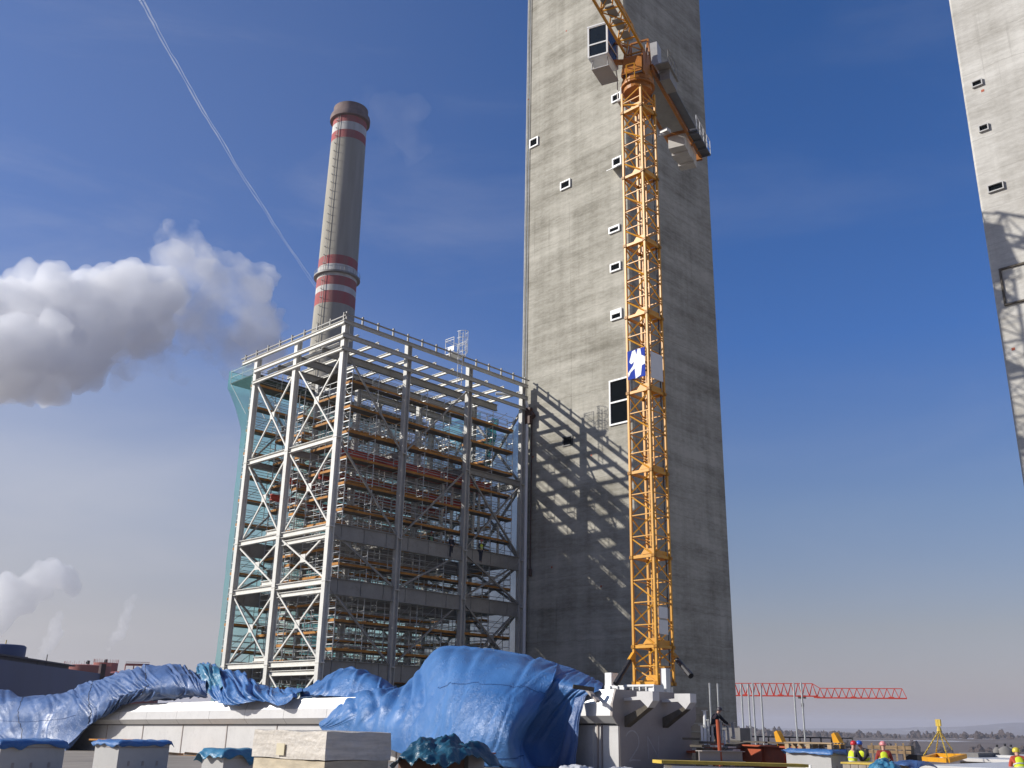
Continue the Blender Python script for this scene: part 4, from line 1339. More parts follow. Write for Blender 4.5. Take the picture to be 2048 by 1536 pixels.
# long sheet over the far half
tarp('tarpaulin', [
    row('-70,1420 -10,1425 60,1425 120,1420 170,1415 215,1410 255,1405 300,1400 350,1398 385,1398 412,1398', 35.6),
    row('-72,1390 -12,1386 58,1394 118,1389 166,1375 211,1362 255,1347 300,1341 350,1341 388,1350 412,1356', 33.2),
    row('-72,1387 -12,1382 58,1392 118,1388 166,1373 211,1360 255,1345 300,1339 350,1339 388,1348 412,1354', 32.2),
    row('-75,1398 -15,1396 55,1403 116,1398 165,1386 211,1373 257,1358 303,1350 352,1350 390,1358 413,1364', 30.6),
    row('-76,1415 -16,1418 52,1425 112,1420 162,1408 210,1396 260,1376 306,1368 354,1370 390,1377 413,1380', [29.9] * 5 + [29.9, 29.9, 30.0, 30.1, 30.2, 30.35]),
    row('-78,1440 -18,1442 48,1446 104,1442 157,1431 206,1418 250,1394 296,1384 350,1386 390,1390 413,1391', [29.7] * 5 + [29.8, 29.9, 30.0, 30.2, 30.3, 30.4]),
    row('-80,1468 -20,1468 44,1470 96,1470 148,1462 196,1438 232,1416 276,1399 340,1393 388,1394 413,1394', [29.5] * 4 + [29.6, 29.9, 30.2, 30.3, 30.4, 30.5, 30.55]),
    row('-80,1490 -22,1490 40,1492 90,1495 138,1490 184,1450 214,1431 262,1408 332,1396 386,1396 413,1396', [29.2] * 4 + [29.4, 30.1, 30.3, 30.4, 30.5, 30.55, 30.6]),
    row('-80,1506 -24,1506 36,1506 84,1508 126,1502 176,1453 208,1434 256,1411 330,1398 386,1397 413,1397', [28.9] * 4 + [29.2, 30.2, 30.4, 30.45, 30.55, 30.6, 30.62]),
], M_TARPG, 'long grey blue tarpaulin twisted over the far left part of the white ventilator', ku=24, kv=12, fold=.20, nf=40, fw=.005, fine=.05, wave=.32, seed=9.2, zmin=-2.35, slope=.16, long=.55, dark_lines=(.19, .44, .68), seams=((.62, .1, .4, 0),))
# crumpled middle sheet
tarp('tarpaulin', [
    row('396,1372 430,1385 470,1388 520,1390 560,1392 605,1388', 34.0),
    row('394,1337 425,1337 470,1348 520,1366 562,1379 606,1381', 32.4),
    row('396,1334 425,1333 470,1344 520,1364 562,1378 606,1380', 31.6),
    row('404,1352 432,1350 474,1366 520,1376 562,1384 604,1382', 31.1),
    row('416,1372 438,1376 470,1388 516,1385 562,1391 602,1384', [30.7, 30.5, 30.3, 30.5, 30.4, 30.8]),
    row('424,1392 444,1398 472,1402 518,1394 560,1402 598,1387', [30.4, 30.2, 30.1, 30.3, 30.2, 30.7]),
    row('430,1397 450,1407 478,1411 522,1401 564,1412 594,1391', [30.35, 30.15, 30.05, 30.25, 30.1, 30.6]),
], M_TARP, 'crumpled blue tarpaulin with a loose rag corner, spilling over the white cap mid way', ku=22, kv=16, fold=.22, nf=26, fw=.014, fine=.10, wave=.3, seed=22.4, slope=.25)
tarp('tarpaulin', [
    row('392,1350 404,1345 416,1346 424,1352', 31.0), row('394,1336 404,1330 416,1331 426,1338', 31.6), row('396,1332 406,1329 420,1332 438,1338', 31.2),
    row('400,1342 412,1340 424,1346 440,1346', 30.8), row('402,1360 416,1362 430,1366 442,1358', 30.6), row('396,1378 414,1386 432,1388 446,1372', 30.35)],
    M_TARPC, 'pale blue rag corner tied up between the long and the crumpled tarpaulin', ku=12, kv=10, fold=.16, nf=8, fw=.05, fine=.1, seed=31)
# hump further back
tarp('tarpaulin', [
    row('600,1395 640,1395 690,1395 735,1395 775,1395 800,1395', 35.4),
    row('600,1386 640,1363 685,1341 728,1345 768,1364 796,1378', 33.8),
    row('600,1385 640,1361 684,1339 728,1343 768,1362 796,1376', 33.3),
    row('600,1388 640,1370 686,1352 730,1355 770,1369 796,1380', 32.4),
    row('600,1391 640,1382 688,1376 732,1378 770,1382 796,1386', 31.8),
    row('600,1394 642,1393 690,1394 734,1394 772,1394 796,1392', 31.6),
], M_TARP, 'small blue tarpaulin hump between the crumpled sheet and the huge ballooning one', ku=18, kv=14, fold=.14, nf=16, fw=.012, fine=.05, wave=.15, seed=41, slope=-.3)


# ------------------------------------------------------------------ things on the near roof
def corner_box(x, y, D, wu, wv, h):
    """box whose near top corner is seen at (x, y): returns u, v, top z"""
    p = at(x, y, D)
    return float(p @ GU), float(p @ GV), float(p[2] - EYE)


def curb(x, y, D, w, hgt, label, cover=None, sag=0):
    u, v, z = corner_box(x, y, D, w, w, hgt)
    t = thing('vent_curb', P(u + w / 2, v + w / 2, z - hgt), label, 'vent curb', 'square sheet metal vent curbs on the roof')
    mb = MB()
    mb.gbox(u, u + w, v, v + w, z - hgt, z - .06)
    mb.build('casing', M_BOXL, t, bevel=.012)
    mb = MB()
    for k in (.22, .5, .78):
        mb.gbox(u - .012, u, v + w * k - .03, v + w * k + .03, z - .62, z - .5)
    mb.gbox(u - .008, u, v + .04, v + w - .04, z - .16, z - .13)
    mb.gbox(u + .04, u + w - .04, v - .008, v, z - .16, z - .13)
    mb.build('bracket', M_ENDPL, t)
    return t, u, v, z


def cover_sheet(t, u, v, z, w, mat, hang=.1, seed=0, over=.07):
    n_ = 26
    V = []
    for j in range(n_):
        for i in range(n_):
            a, bq = -over - .02 + (w + 2 * over + .04) * i / (n_ - 1), -over - .02 + (w + 2 * over + .04) * j / (n_ - 1)
            edge = max(0, -a, a - w, -bq, bq - w)
            zz = z + .015 + .05 * abs(noise.noise(Vector((a * 2.4, bq * 2.4, seed)))) - edge * (hang / over) * (0.8 + .9 * noise.noise(Vector((a * 3.1, bq * 3.1, seed + 2))))
            V.append(P(u + a, v + bq, zz))
    mb = MB(); mb.add(V, [(j * n_ + i, j * n_ + i + 1, (j + 1) * n_ + i + 1, (j + 1) * n_ + i) for j in range(n_ - 1) for i in range(n_ - 1)])
    o = mb.build('cover_sheet', mat, t, smooth=True)
    s_ = o.modifiers.new('thick', 'SOLIDIFY'); s_.thickness = .012
    return o


tb, u, v, z = curb(240, 1484, 31, 1.5, 1.15, 'pale square vent curb with a flat blue cover, left of the wrapped bale stack')
cover_sheet(tb, u, v, z, 1.5, M_TARP, .12, 3)
tb, u, v, z = curb(4, 1483, 29, 1.6, 1.15, 'vent curb with a blue cover cut off by the left edge of the picture')
cover_sheet(tb, u, v, z, 1.6, M_TARP, .14, 7)
tb, u, v, z = curb(449, 1504, 27.5, 1.05, 1.1, 'narrow vent curb half hidden by the wrapped bales, its pale cyan cover slipping off')
cover_sheet(tb, u, v, z + .02, 1.05, M_TARPC, .3, 11, .13)
tb, u, v, z = curb(1661, 1502, 38.8, 1.75, 1.5, 'white square box with a torn blue cover beside the red girder')
cover_sheet(tb, u, v, z, 1.75, M_TARP, .14, 15, .1)
mb = MB(); mb.obox(P(u + .9, v - .01, z - .55), GU * .1, GV * .006, GZ * .06); mb.obox(P(u + .35, v - .01, z - .7), GU * .14, GV * .006, GZ * .05); mb.build('tape_patch', M_FRAMEW, tb)

# stretch-wrapped bale stack
u, v, z = corner_box(655, 1464, 22, 2.9, 1.7, 1.3)
BL = thing('wrapped_bale_stack', P(u + 1.4, v + .85, z - 1.25), 'big white stretch-wrapped bale stack on the roof in front of the tarpaulins', 'wrapped bales')


def soft_block(u0, u1, v0, v1, z0, z1, name, mat, seed):
    mb = MB()
    n_ = 14

    def pt(a, bq, c):
        q = P(u0 + (u1 - u0) * a, v0 + (v1 - v0) * bq, z0 + (z1 - z0) * c)
        w = noise.noise_vector(Vector(q) * 1.7 + Vector((seed, 0, 0)))
        return q + np.array(w) * .028
    for ax in range(3):
        for side in (0, 1):
            V = []
            for j in range(n_):
                for i in range(n_):
                    s, tt = i / (n_ - 1), j / (n_ - 1)
                    V.append(pt(*((side, s, tt), (s, side, tt), (s, tt, side))[ax]))
            flip = (ax == 1) == bool(side)
            mb.add(V, [((j * n_ + i, j * n_ + i + 1, (j + 1) * n_ + i + 1, (j + 1) * n_ + i) if not flip else (j * n_ + i, (j + 1) * n_ + i, (j + 1) * n_ + i + 1, j * n_ + i + 1)) for j in range(n_ - 1) for i in range(n_ - 1)])
    return shade(mb.build(name, mat, BL), 45)


soft_block(u, u + 2.75, v, v + 1.7, z - .56, z, 'upper_bale', M_WRAP, 2)
soft_block(u + .03, u + 2.72, v + .03, v + 1.67, z - 1.2, z - .575, 'lower_bale', M_WRAP2, 9)
mb = MB(); mb.gbox(u + 1.45, u + 1.75, v - .045, v - .035, z - .5, z - .26); mb.build('delivery_note', pmat('yellowed paper', (0.68, 0.60, 0.42), .8, var=.08), BL)
mb = MB()
for du in (0.0, 1.3, 2.6): mb.gbox(u + du, u + du + .14, v, v + 1.7, z - 1.34, z - 1.21)
mb.build('pallet_bearer', M_WOOD, BL)

# brown carton, crumpled sheet, grey carton with a board
u, v, z = corner_box(868, 1521, 25, 1.6, 1.2, .8)
o = MB().gbox(u, u + 1.3, v, v + 1.0, z - .75, z).build('carton', pmat('brown cardboard', (0.16, 0.08, 0.05), .85, var=.2), bevel=.01)
tag(o, 'dark brown carton under the crumpled petrol blue sheet', 'carton')
C0 = P(u + .45, v + .4, z)


def crumple(c, rx, ry, h, mat, label, seed, n_=56):
    V = []
    for j in range(n_):
        for i in range(n_):
            a, bq = -1 + 2 * i / (n_ - 1), -1 + 2 * j / (n_ - 1)
            r = math.sqrt(a * a + bq * bq)
            f = noise.fractal(Vector((a * 1.6, bq * 1.6, seed)), .8, 2.0, 5)
            rd = 1 - 2 * abs(noise.noise(Vector((a * 2.1, bq * 2.3, seed + 5))))
            zz = h * (max(0, 1 - r ** 2 * .75) * .62 + .35 * f + .34 * rd * max(0, 1.1 - r)) - .25 * max(0, r - .85)
            wob = 1 + .2 * noise.noise(Vector((a * 2, bq * 2, seed + 9)))
            V.append(np.asarray(c) + GU * (-a * rx * wob) + GV * (bq * ry * wob) + GZ * max(zz, -.35))
    mb = MB(); mb.add(V, [(j * n_ + i, j * n_ + i + 1, (j + 1) * n_ + i + 1, (j + 1) * n_ + i) for j in range(n_ - 1) for i in range(n_ - 1)])
    o = mb.build('crumpled_sheet', mat, smooth=True)
    s_ = o.modifiers.new('thick', 'SOLIDIFY'); s_.thickness = .01
    tag(o, label, 'plastic sheet')
    return o


crumple(C0 + GV * .25 - GU * .1, .95, 1.15, .62, tarp_mat('petrol blue foil', (0.008, 0.05, 0.11), (0.03, 0.15, 0.22), .3), 'crumpled petrol blue plastic sheet heaped on a brown carton beside the wrapped bales', 3.7)
u, v, z = corner_box(932, 1508, 26, .8, .6, .9)
o = MB().gbox(u - .1, u + .55, v, v + .55, z - .85, z).build('carton', M_BOXL, bevel=.01)
tag(o, 'small grey carton in front of the huge blue tarpaulin', 'carton')
o = MB().gbox(u - .3, u + .9, v - .05, v + .75, z + .004, z + .035).build('board', M_RUST)
tag(o, 'rusty brown board lying on the small grey carton', 'board')

# orange planks and laths on the roof by the ventilator
for k, (x0, y0, x1, y1, lab) in enumerate(((318, 1512, 400, 1513, 'near orange plank lying in front of the ventilator wall'), (335, 1508, 440, 1510, 'far orange plank close to the foot of the ventilator wall'))):
    a, bq = at_z(x0, y0, -1.98), at_z(x1, y1, -1.9)
    o = MB().bar(a, bq, .35, .1).build('plank', M_TOE); tag(o, lab, 'plank', 'orange planks on the roof')
for k, x in enumerate((330, 366, 402)):
    a = at_z(x, 1509, -1.85)
    o = MB().bar(a, a + GU * .5 - GV * .7 + GZ * .06, .25, .12).build('timber_offcut', M_WOOD)
    tag(o, ('left', 'middle', 'right')[k] + ' one of three timber offcuts on the orange planks', 'timber offcut', 'timber offcuts on the planks')
o = MB().bar(at(180, 1479, 62), at(268, 1480, 56), .12, .08).build('lath', M_TOE); tag(o, 'long orange lath leaning along the ventilator behind the blue covered curb', 'lath')

# ------------------------------------------------------------------ right hand work area
# rust red formwork trough with yellow lugs
a, bq = at(1436, 1487, 48), at(1585, 1487, 43.5)
TRG = thing('formwork_girder', (a + bq) / 2 - np.array([0, 0, 1.6]), 'rust red formwork girder with two yellow lugs, between the ventilator and the white box', 'formwork girder')
d = (bq - a); d[2] = 0; d /= np.linalg.norm(d); nrm = np.cross(d, GZ)
if nrm @ FW < 0: nrm = -nrm
e = a + d * np.linalg.norm(bq - a) * 1.12
mb = MB()
mb.obox((a + e) / 2 - GZ * .85, d * np.linalg.norm(e - a) / 2, nrm * .03, GZ * .8)
mb.obox((a + e) / 2 - GZ * .02, d * np.linalg.norm(e - a) / 2, nrm * .22, GZ * .03)
mb.obox((a + e) / 2 - GZ * 1.68, d * np.linalg.norm(e - a) / 2, nrm * .22, GZ * .03)
mb.obox(e - GZ * .85 + d * .02, d * .015, nrm * .22, GZ * .82)
k = 0.4
while k < np.linalg.norm(e - a):
    mb.obox(a + d * k - nrm * .09 - GZ * .85, d * .015, nrm * .06, GZ * .78); k += 1.55
mb.build('web', M_RUST, TRG)
for x, y in ((1553, 1467), (1668, 1471)):
    p = at(x, y, 45.5)
    mb = MB()
    pts = [(-.18, .05), (.0, .12), (.12, -.02), (.42, -.42), (.36, -.5), (-.02, -.5), (-.12, -.2)]
    mb.prism([p + d * q + GZ * w for q, w in pts], nrm * .22)
    mb.build('lifting_lug', M_YEL, TRG)
mb = MB()
for k in range(9):
    q = a + d * (-.6 + .9 * k) + nrm * (.35 + .1 * (k % 2))
    mb.obox(q + GZ * .12, d * .42, nrm * .25, GZ * .03)
mb.build('edge_board', M_DECK, TRG)


def person(loc, face, label, jacket, vest, helmet, trousers=(0.02, 0.025, 0.04), lean=0.12, arms=None, stride=.12, h=1.76, cat='person', crouch=0.0, turn=0):
    """body as one skinned surface, clothes as its children. face: azimuth the person looks to"""
    loc = np.asarray(loc, float)
    f = np.array([math.sin(face), math.cos(face), 0]); r = np.array([f[1], -f[0], 0])
    s = h / 1.76
    B = bpy.data.objects

    def pt(a, bq, c): return (loc + (f * a + r * bq + GZ * c) * s)
    hip = .95 - crouch
    ln = lean
    def up(c, side=0, fw=0):                   # trunk points bend forward with height above the hip
        t_ = c
        return pt(math.sin(ln) * t_ + fw * math.cos(ln), side, hip + math.cos(ln) * t_ - fw * math.sin(ln))
    J_ = {'pelvis': up(0), 'waist': up(.18), 'chest': up(.38), 'neck': up(.54), 'head0': up(.62, 0, .03), 'head1': up(.76, 0, .03)}
    ed = [('pelvis', 'waist'), ('waist', 'chest'), ('chest', 'neck'), ('neck', 'head0'), ('head0', 'head1')]
    rad = {'pelvis': (.15, .12), 'waist': (.14, .105), 'chest': (.165, .115), 'neck': (.055, .055), 'head0': (.075, .085), 'head1': (.072, .082)}
    arms = arms or {-1: ((-.05, .06), (.12, .0)), 1: ((.10, .05), (.30, .0))}
    hands = {}
    for sd in (-1, 1):
        sh = up(.47, .19 * sd)
        (ef, es), (wf, ws) = arms[sd]
        el = sh + (f * ef + r * (es * sd) - GZ * math.sqrt(max(.01, .29 ** 2 - ef * ef - es * es))) * s
        dz = .25 ** 2 - (wf - ef) ** 2 - (ws - es) ** 2
        wr = el + (f * (wf - ef) + r * ((ws - es) * sd) + GZ * (-math.sqrt(max(0, dz)))) * s
        k = '_l' if sd < 0 else '_r'
        J_['sho' + k], J_['elb' + k], J_['wri' + k] = sh, el, wr
        ed += [('chest', 'sho' + k), ('sho' + k, 'elb' + k), ('elb' + k, 'wri' + k)]
        rad['sho' + k] = (.062, .062); rad['elb' + k] = (.045, .045); rad['wri' + k] = (.03, .026)
        fd = (wr - el) / np.linalg.norm(wr - el)
        cr_ = np.cross(fd, r); cr_ /= max(np.linalg.norm(cr_), 1e-6)
        J_['palm' + k] = wr + fd * .075 * s; rad['palm' + k] = (.038, .018); ed.append(('wri' + k, 'palm' + k))
        for q in range(4):
            kn = 'f%d' % q + k
            bs = J_['palm' + k] + (r * (q - 1.5) * .019 + fd * .02) * s
            L_ = (.07, .08, .075, .058)[q]
            mid = bs + (fd * .75 + cr_ * .35 * -1) * L_ * .55 * s
            tipp = mid + (fd * .45 + cr_ * .8 * -1) * L_ * .5 * s
            J_[kn + 'a'], J_[kn + 'b'], J_[kn + 'c'] = bs, mid, tipp
            for w_ in 'abc': rad[kn + w_] = (.0095, .0095)
            ed += [('palm' + k, kn + 'a'), (kn + 'a', kn + 'b'), (kn + 'b', kn + 'c')]
        th = J_['palm' + k] + (-fd * .035 + r * -.035 * sd) * s
        J_['t1' + k] = th; J_['t2' + k] = th + (fd * .035 - r * .02 * sd) * s
        rad['t1' + k] = rad['t2' + k] = (.011, .011)
        ed += [('palm' + k, 't1' + k), ('t1' + k, 't2' + k)]
        kf = stride * sd
        kn_ = pt(.04 + kf * .6 + crouch * .55, .10 * sd, .50 - crouch * .25)
        an = pt(kf - .02, .11 * sd, .09)
        J_['hipj' + k] = pt(0, .09 * sd, hip - .06); J_['kne' + k] = kn_; J_['ank' + k] = an; J_['toe' + k] = pt(kf + .15, .12 * sd, .04)
        ed += [('pelvis', 'hipj' + k), ('hipj' + k, 'kne' + k), ('kne' + k, 'ank' + k), ('ank' + k, 'toe' + k)]
        rad['hipj' + k] = (.095, .095); rad['kne' + k] = (.06, .062); rad['ank' + k] = (.042, .045); rad['toe' + k] = (.042, .03)

    def skin(name, keys, edges, grow, mat, parent):
        ix = {k: i for i, k in enumerate(keys)}
        org = loc
        me = bpy.data.meshes.new(name)
        me.from_pydata([(J_[k] - org).tolist() for k in keys], [(ix[a], ix[c]) for a, c in edges if a in ix and c in ix], [])
        me.materials.append(mat)
        o = B.new(name, me); COL.objects.link(o)
        md = o.modifiers.new('skin', 'SKIN'); md.use_smooth_shade = True
        sd_ = me.skin_vertices[0].data
        for k, i in ix.items():
            a, c = rad[k]
            sd_[i].radius = ((a + grow) * s, (c + grow) * s)
            sd_[i].use_root = (i == 0)
        sb = o.modifiers.new('sub', 'SUBSURF'); sb.levels = 1; sb.render_levels = 2
        if parent is None: o.location = org.tolist()
        else: o.parent = parent
        ORG[o.name] = org
        return o
    skinm = pmat('weathered skin', (0.50, 0.28, 0.19), .55, var=.06)
    keys = ['pelvis'] + [k for k in J_ if k != 'pelvis']
    bo = skin('person', keys, ed, 0, skinm, None)
    tag(bo, label, cat)
    jm = pmat('work jacket cloth', jacket, .85, var=.2, scale=6, bump=.3, bscale=14)
    tk = [k for k in ['pelvis', 'waist', 'chest', 'neck', 'sho_l', 'elb_l', 'wri_l', 'sho_r', 'elb_r', 'wri_r']]
    rad2 = dict(rad); rad['neck'] = (.06, .06); rad['wri_l'] = rad['wri_r'] = (.036, .036)
    skin('jacket', tk, ed, .024, jm, bo)
    lk = ['pelvis', 'hipj_l', 'kne_l', 'ank_l', 'hipj_r', 'kne_r', 'ank_r']
    skin('trousers', lk, ed, .022, pmat('dark work trousers', trousers, .9, var=.2, scale=6), bo)
    skin('boots', ['ank_l', 'toe_l'], ed, .014, M_DARK, bo); skin('boots', ['ank_r', 'toe_r'], ed, .014, M_DARK, bo)
    if vest:
        vm = pmat('high visibility yellow cloth', vest, .7, var=.12, scale=5, bump=.25, bscale=12)
        rad['neck'] = (.08, .06)
        vo = skin('safety_vest', ['pelvis', 'waist', 'chest', 'neck'], ed, .046, vm, bo)
    if vest:
        for c_ in (.10, .24):
            q0 = up(c_)
            mbv = MB(); ax_ = (up(c_ + .05) - up(c_)) / np.linalg.norm(up(c_ + .05) - up(c_))
            n2_ = 18; VV = []
            for e_ in (-.02, .02):
                for i_ in range(n2_):
                    t_ = 2 * math.pi * i_ / n2_
                    VV.append(q0 + (r * .205 * math.cos(t_) + np.cross(ax_, r) * .162 * math.sin(t_) + ax_ * e_) * s)
            mbv.add(VV, [(i_, (i_ + 1) % n2_, n2_ + (i_ + 1) % n2_, n2_ + i_) for i_ in range(n2_)])
            mbv.build('reflective_band', M_BOXL, bo, smooth=True)
    rad.update(rad2)
    hc = (J_['head0'] + J_['head1']) / 2 + np.array([0, 0, .02]) * s
    mb = MB()
    n_ = 14
    prof = [(.118, -.01), (.122, .03), (.112, .075), (.08, .115), (.035, .135), (.001, .14)]
    mb.lathe(J_['head1'] - GZ * .03 * s, [(p_ * s, q * s) for p_, q in prof], n_)
    mb.obox(J_['head1'] + (f * .13 - GZ * .035) * s, f * .05 * s, r * .075 * s, GZ * .008 * s)
    hm = mb.build('helmet', pmat('helmet shell', helmet, .35, var=.05), bo, smooth=True)
    mb = MB()
    mb.obox(hc + (f * .095 - GZ * .0) * s, f * .02 * s, r * .012 * s, GZ * .022 * s)
    for q in (-1, 1): mb.obox(hc + (r * .082 * q) * s, f * .016 * s, r * .01 * s, GZ * .028 * s)
    mb.build('nose_and_ears', skinm, bo, smooth=True)
    mb = MB()
    for q in (-1, 1): mb.obox(hc + (f * .088 + r * .03 * q + GZ * .022) * s, f * .006 * s, r * .012 * s, GZ * .006 * s)
    mb.obox(hc + (f * .084 - GZ * .052) * s, f * .006 * s, r * .022 * s, GZ * .005 * s)
    mb.build('eyes_and_mouth', pmat('dark features', (0.10, 0.04, 0.035), .6), bo)
    return bo


YV = (0.62, 0.72, 0.02)
ZT = -2.0


def stand(x, y, D, lean, floor=ZT):
    """foot point and body height of somebody whose helmet top is seen at (x, y), D metres away"""
    p = at(x, y, D) - np.array([0, 0, EYE])
    h = min(1.95, (p[2] - floor) / ((.95 + math.cos(lean) * .90) / 1.76))
    return np.array([p[0], p[1], floor + EYE]), h


def worker(x, y, D, face, lean, label, *a, floor=ZT, **k):
    loc, h = stand(x, y, D, lean, floor)
    return person(loc, face, label, *a, lean=lean, h=h, **k)


worker(1701, 1479, 39.0, R(60), .16, 'worker in a yellow vest and red helmet right beside the white box', (0.03, 0.03, 0.035), YV, (0.55, 0.02, 0.03), arms={-1: ((.1, .05), (.32, 0)), 1: ((.12, .05), (.34, -.02))})
worker(1730, 1479, 40.5, R(-120), .42, 'worker with a blue helmet, bending over something in a yellow vest', (0.03, 0.028, 0.03), YV, (0.03, 0.12, 0.50), arms={-1: ((.14, .04), (.34, -.03)), 1: ((.16, .04), (.36, -.05))})
worker(1765, 1480, 38.0, R(20), .10, 'worker in a dark red hooded jacket, yellow vest and pink helmet', (0.26, 0.03, 0.022), YV, (0.75, 0.28, 0.28), arms={-1: ((.03, .08), (.12, .02)), 1: ((.08, .06), (.24, 0))})
worker(2036, 1493, 36.0, R(15), .5, 'worker in a yellow vest seen from behind, cut off by the right edge', (0.42, 0.06, 0.03), YV, (0.62, 0.5, 0.05), arms={-1: ((.14, .05), (.3, 0)), 1: ((.14, .05), (.3, 0))})
worker(1424, 1412, 43, R(70), .45, 'dark clothed worker standing among the props beside the ventilator', (0.018, 0.017, 0.02), None, (0.05, 0.04, 0.05), floor=-.85, arms={-1: ((.18, .04), (.4, 0)), 1: ((.2, .04), (.42, 0))})
# three men up in the steelwork
for (x, y, D, fz, lab, ves) in ((862, 1062, 80, 13.7, 'worker in dark clothes and a green vest up on the steel frame, left of three', (0.10, 0.34, 0.10)), (903, 1070, 81, 13.2, 'worker in black up on the steel frame, middle of three', None), (962, 1078, 82, 12.8, 'worker in a yellow vest and red helmet up on the steel frame, right of three', (0.45, 0.55, 0.03))):
    p = at(x, y, 79.5 if x < 950 else 78)
    person(np.array([p[0], p[1], p[2] - 1.85]), R(150), lab, (0.02, 0.02, 0.03), ves, (0.4, 0.05, 0.03) if ves else (0.05, 0.05, 0.05), lean=.1)

# props and clutter next to the ventilator's end
mats_p = (M_FRAMEW, M_TUBE, M_BOXL)
for k, (x, y0, y1, D, rr) in enumerate(((1409, 1421, 1490, 41, .06), (1416, 1440, 1500, 41, .05), (1441, 1443, 1500, 43, .06), (1448, 1460, 1500, 43, .05), (1455, 1452, 1486, 44, .05), (1465, 1445, 1478, 44, .06), (1403, 1450, 1500, 40, .04), (1424, 1452, 1496, 42, .05))):
    a, bq = at(x, y0, D), at(x + .03 * (y1 - y0), y1, D)
    bq[0], bq[1] = a[0] + random.uniform(-.03, .03), a[1]
    t = thing('steel_prop', np.array([a[0], a[1], bq[2]]), ['tallest white steel prop beside the ventilator\'s end', 'short white prop close behind the tallest one', 'white prop right of the red pole', 'thin prop second right of the red pole', 'low pale prop third right of the red pole', 'outermost white prop of the cluster by the red girder', 'thin grey prop touching the ventilator\'s end plate', 'grey prop just left of the red pole'][k], 'steel prop', 'upright steel props beside the ventilator')
    mb = MB(); mb.tube(a, bq, rr, 8); mb.build('tube', mats_p[k % 3], t)
    mb = MB(); mb.obox(a, GU * .09, GV * .09, GZ * .012); mb.tube(a - GZ * .55, a - GZ * .62, rr * 1.5, 8); mb.build('head_plate', M_TUBE, t)
a = at(1435, 1439, 39); o = MB().tube(a, np.array([a[0] + .06, a[1], EYE - 1.9]), .07, 8).build('red_pole', M_RUST); tag(o, 'rust red pole standing in the prop cluster', 'pole')
mb = MB(); q0 = at(1398, 1512, 38); q1 = at(1484, 1513, 40)
mb.ibar(q0, q1, .3, .38, .03); o = mb.build('steel_beam', M_ENDPL); tag(o, 'grey steel beam lying in front of the prop cluster', 'beam')
rnd = random.Random(12)
for k, (x, y) in enumerate(((1402, 1478), (1412, 1492), (1426, 1488), (1444, 1490), (1456, 1494), (1420, 1504))):
    p = at(x, y, 40 + .6 * k)
    mb = MB()
    for q in range(4):
        mb.obox(p + np.array([rnd.gauss(0, .25), rnd.gauss(0, .3), -.12 * q]), GU * rnd.uniform(.1, .4), GV * rnd.uniform(.1, .35), GZ * .04)
    mb.obox(p - GZ * 1.0, GU * .16, GV * .16, GZ * .6)
    o = mb.build('clamp_stack', (M_DECK, M_TUBE, M_RUST)[k % 3])
    tag(o, ['brown', 'grey', 'rusty', 'second brown', 'second grey', 'low rusty'][k] + ' pile of clamps and plates among the steel props', 'clamp pile', 'piles of clamps among the props')
# brown platform edge behind the cluster
mb = MB(); mb.bar(at(1398, 1500, 45), at(1475, 1487, 47), 1.4, .18); o = mb.build('work_platform', M_DECK); tag(o, 'brown plank platform behind the prop cluster', 'platform')
u, v, z = corner_box(1484, 1456, 52, 1, 1, 1)
o = MB().gbox(u, u + 1.2, v - .2, v + .75, z - 3, z).build('concrete_pillar', M_DCONC); tag(o, 'dark concrete block at the foot of the grey stair tower', 'concrete block')

# upright tubes of an edge protection
for k, (x, y0, y1) in enumerate(((1419, 1366, 1418), (1435, 1367, 1425), (1482, 1368, 1462), (1496, 1368, 1480), (1505, 1366, 1480), (1521, 1367, 1480), (1587, 1366, 1484), (1602, 1365, 1484))):
    a = at(x, y0, 54); bq = at(x + .066 * (y1 - y0), y1, 54)
    bq[0], bq[1] = a[0], a[1]; bq[2] = min(bq[2], EYE - 1.0)
    t = thing('upright_tube', bq, ['first', 'second', 'third', 'fourth', 'fifth', 'sixth', 'seventh', 'last'][k] + ' from the left of eight tall thin upright tubes right of the ventilator', 'tube', 'tall upright tubes on the work platform')
    MB().tube(a, bq, .045, 6).build('tube', M_TUBE, t)
    MB().tube(bq, bq + GZ * .25, .08, 6).build('socket', M_DARK, t)
# low railing along the far edge
RL = thing('edge_railing', at(1600, 1490, 58), 'low dark edge railing behind the red girder', 'railing')
mb = MB()
pr = [at(x, 1476 + (x - 1490) * .018, 58) for x in range(1495, 1720, 21)]
for p in pr: mb.bar(p - GZ * 1.3, p + GZ * .1, .06, .06)
mb.build('post', M_DARK, RL)
mb = MB()
for dz in (.08, -.35): mb.path([p + GZ * dz for p in pr], .035, 5)
mb.build('rail', M_DARK, RL)
mb = MB()
for p, q in list(zip(pr[:-1], pr[1:]))[::2]: mb.bar(p - GZ * .62, q - GZ * .62, .04, .4)
mb.build('kick_board', M_DECK, RL)

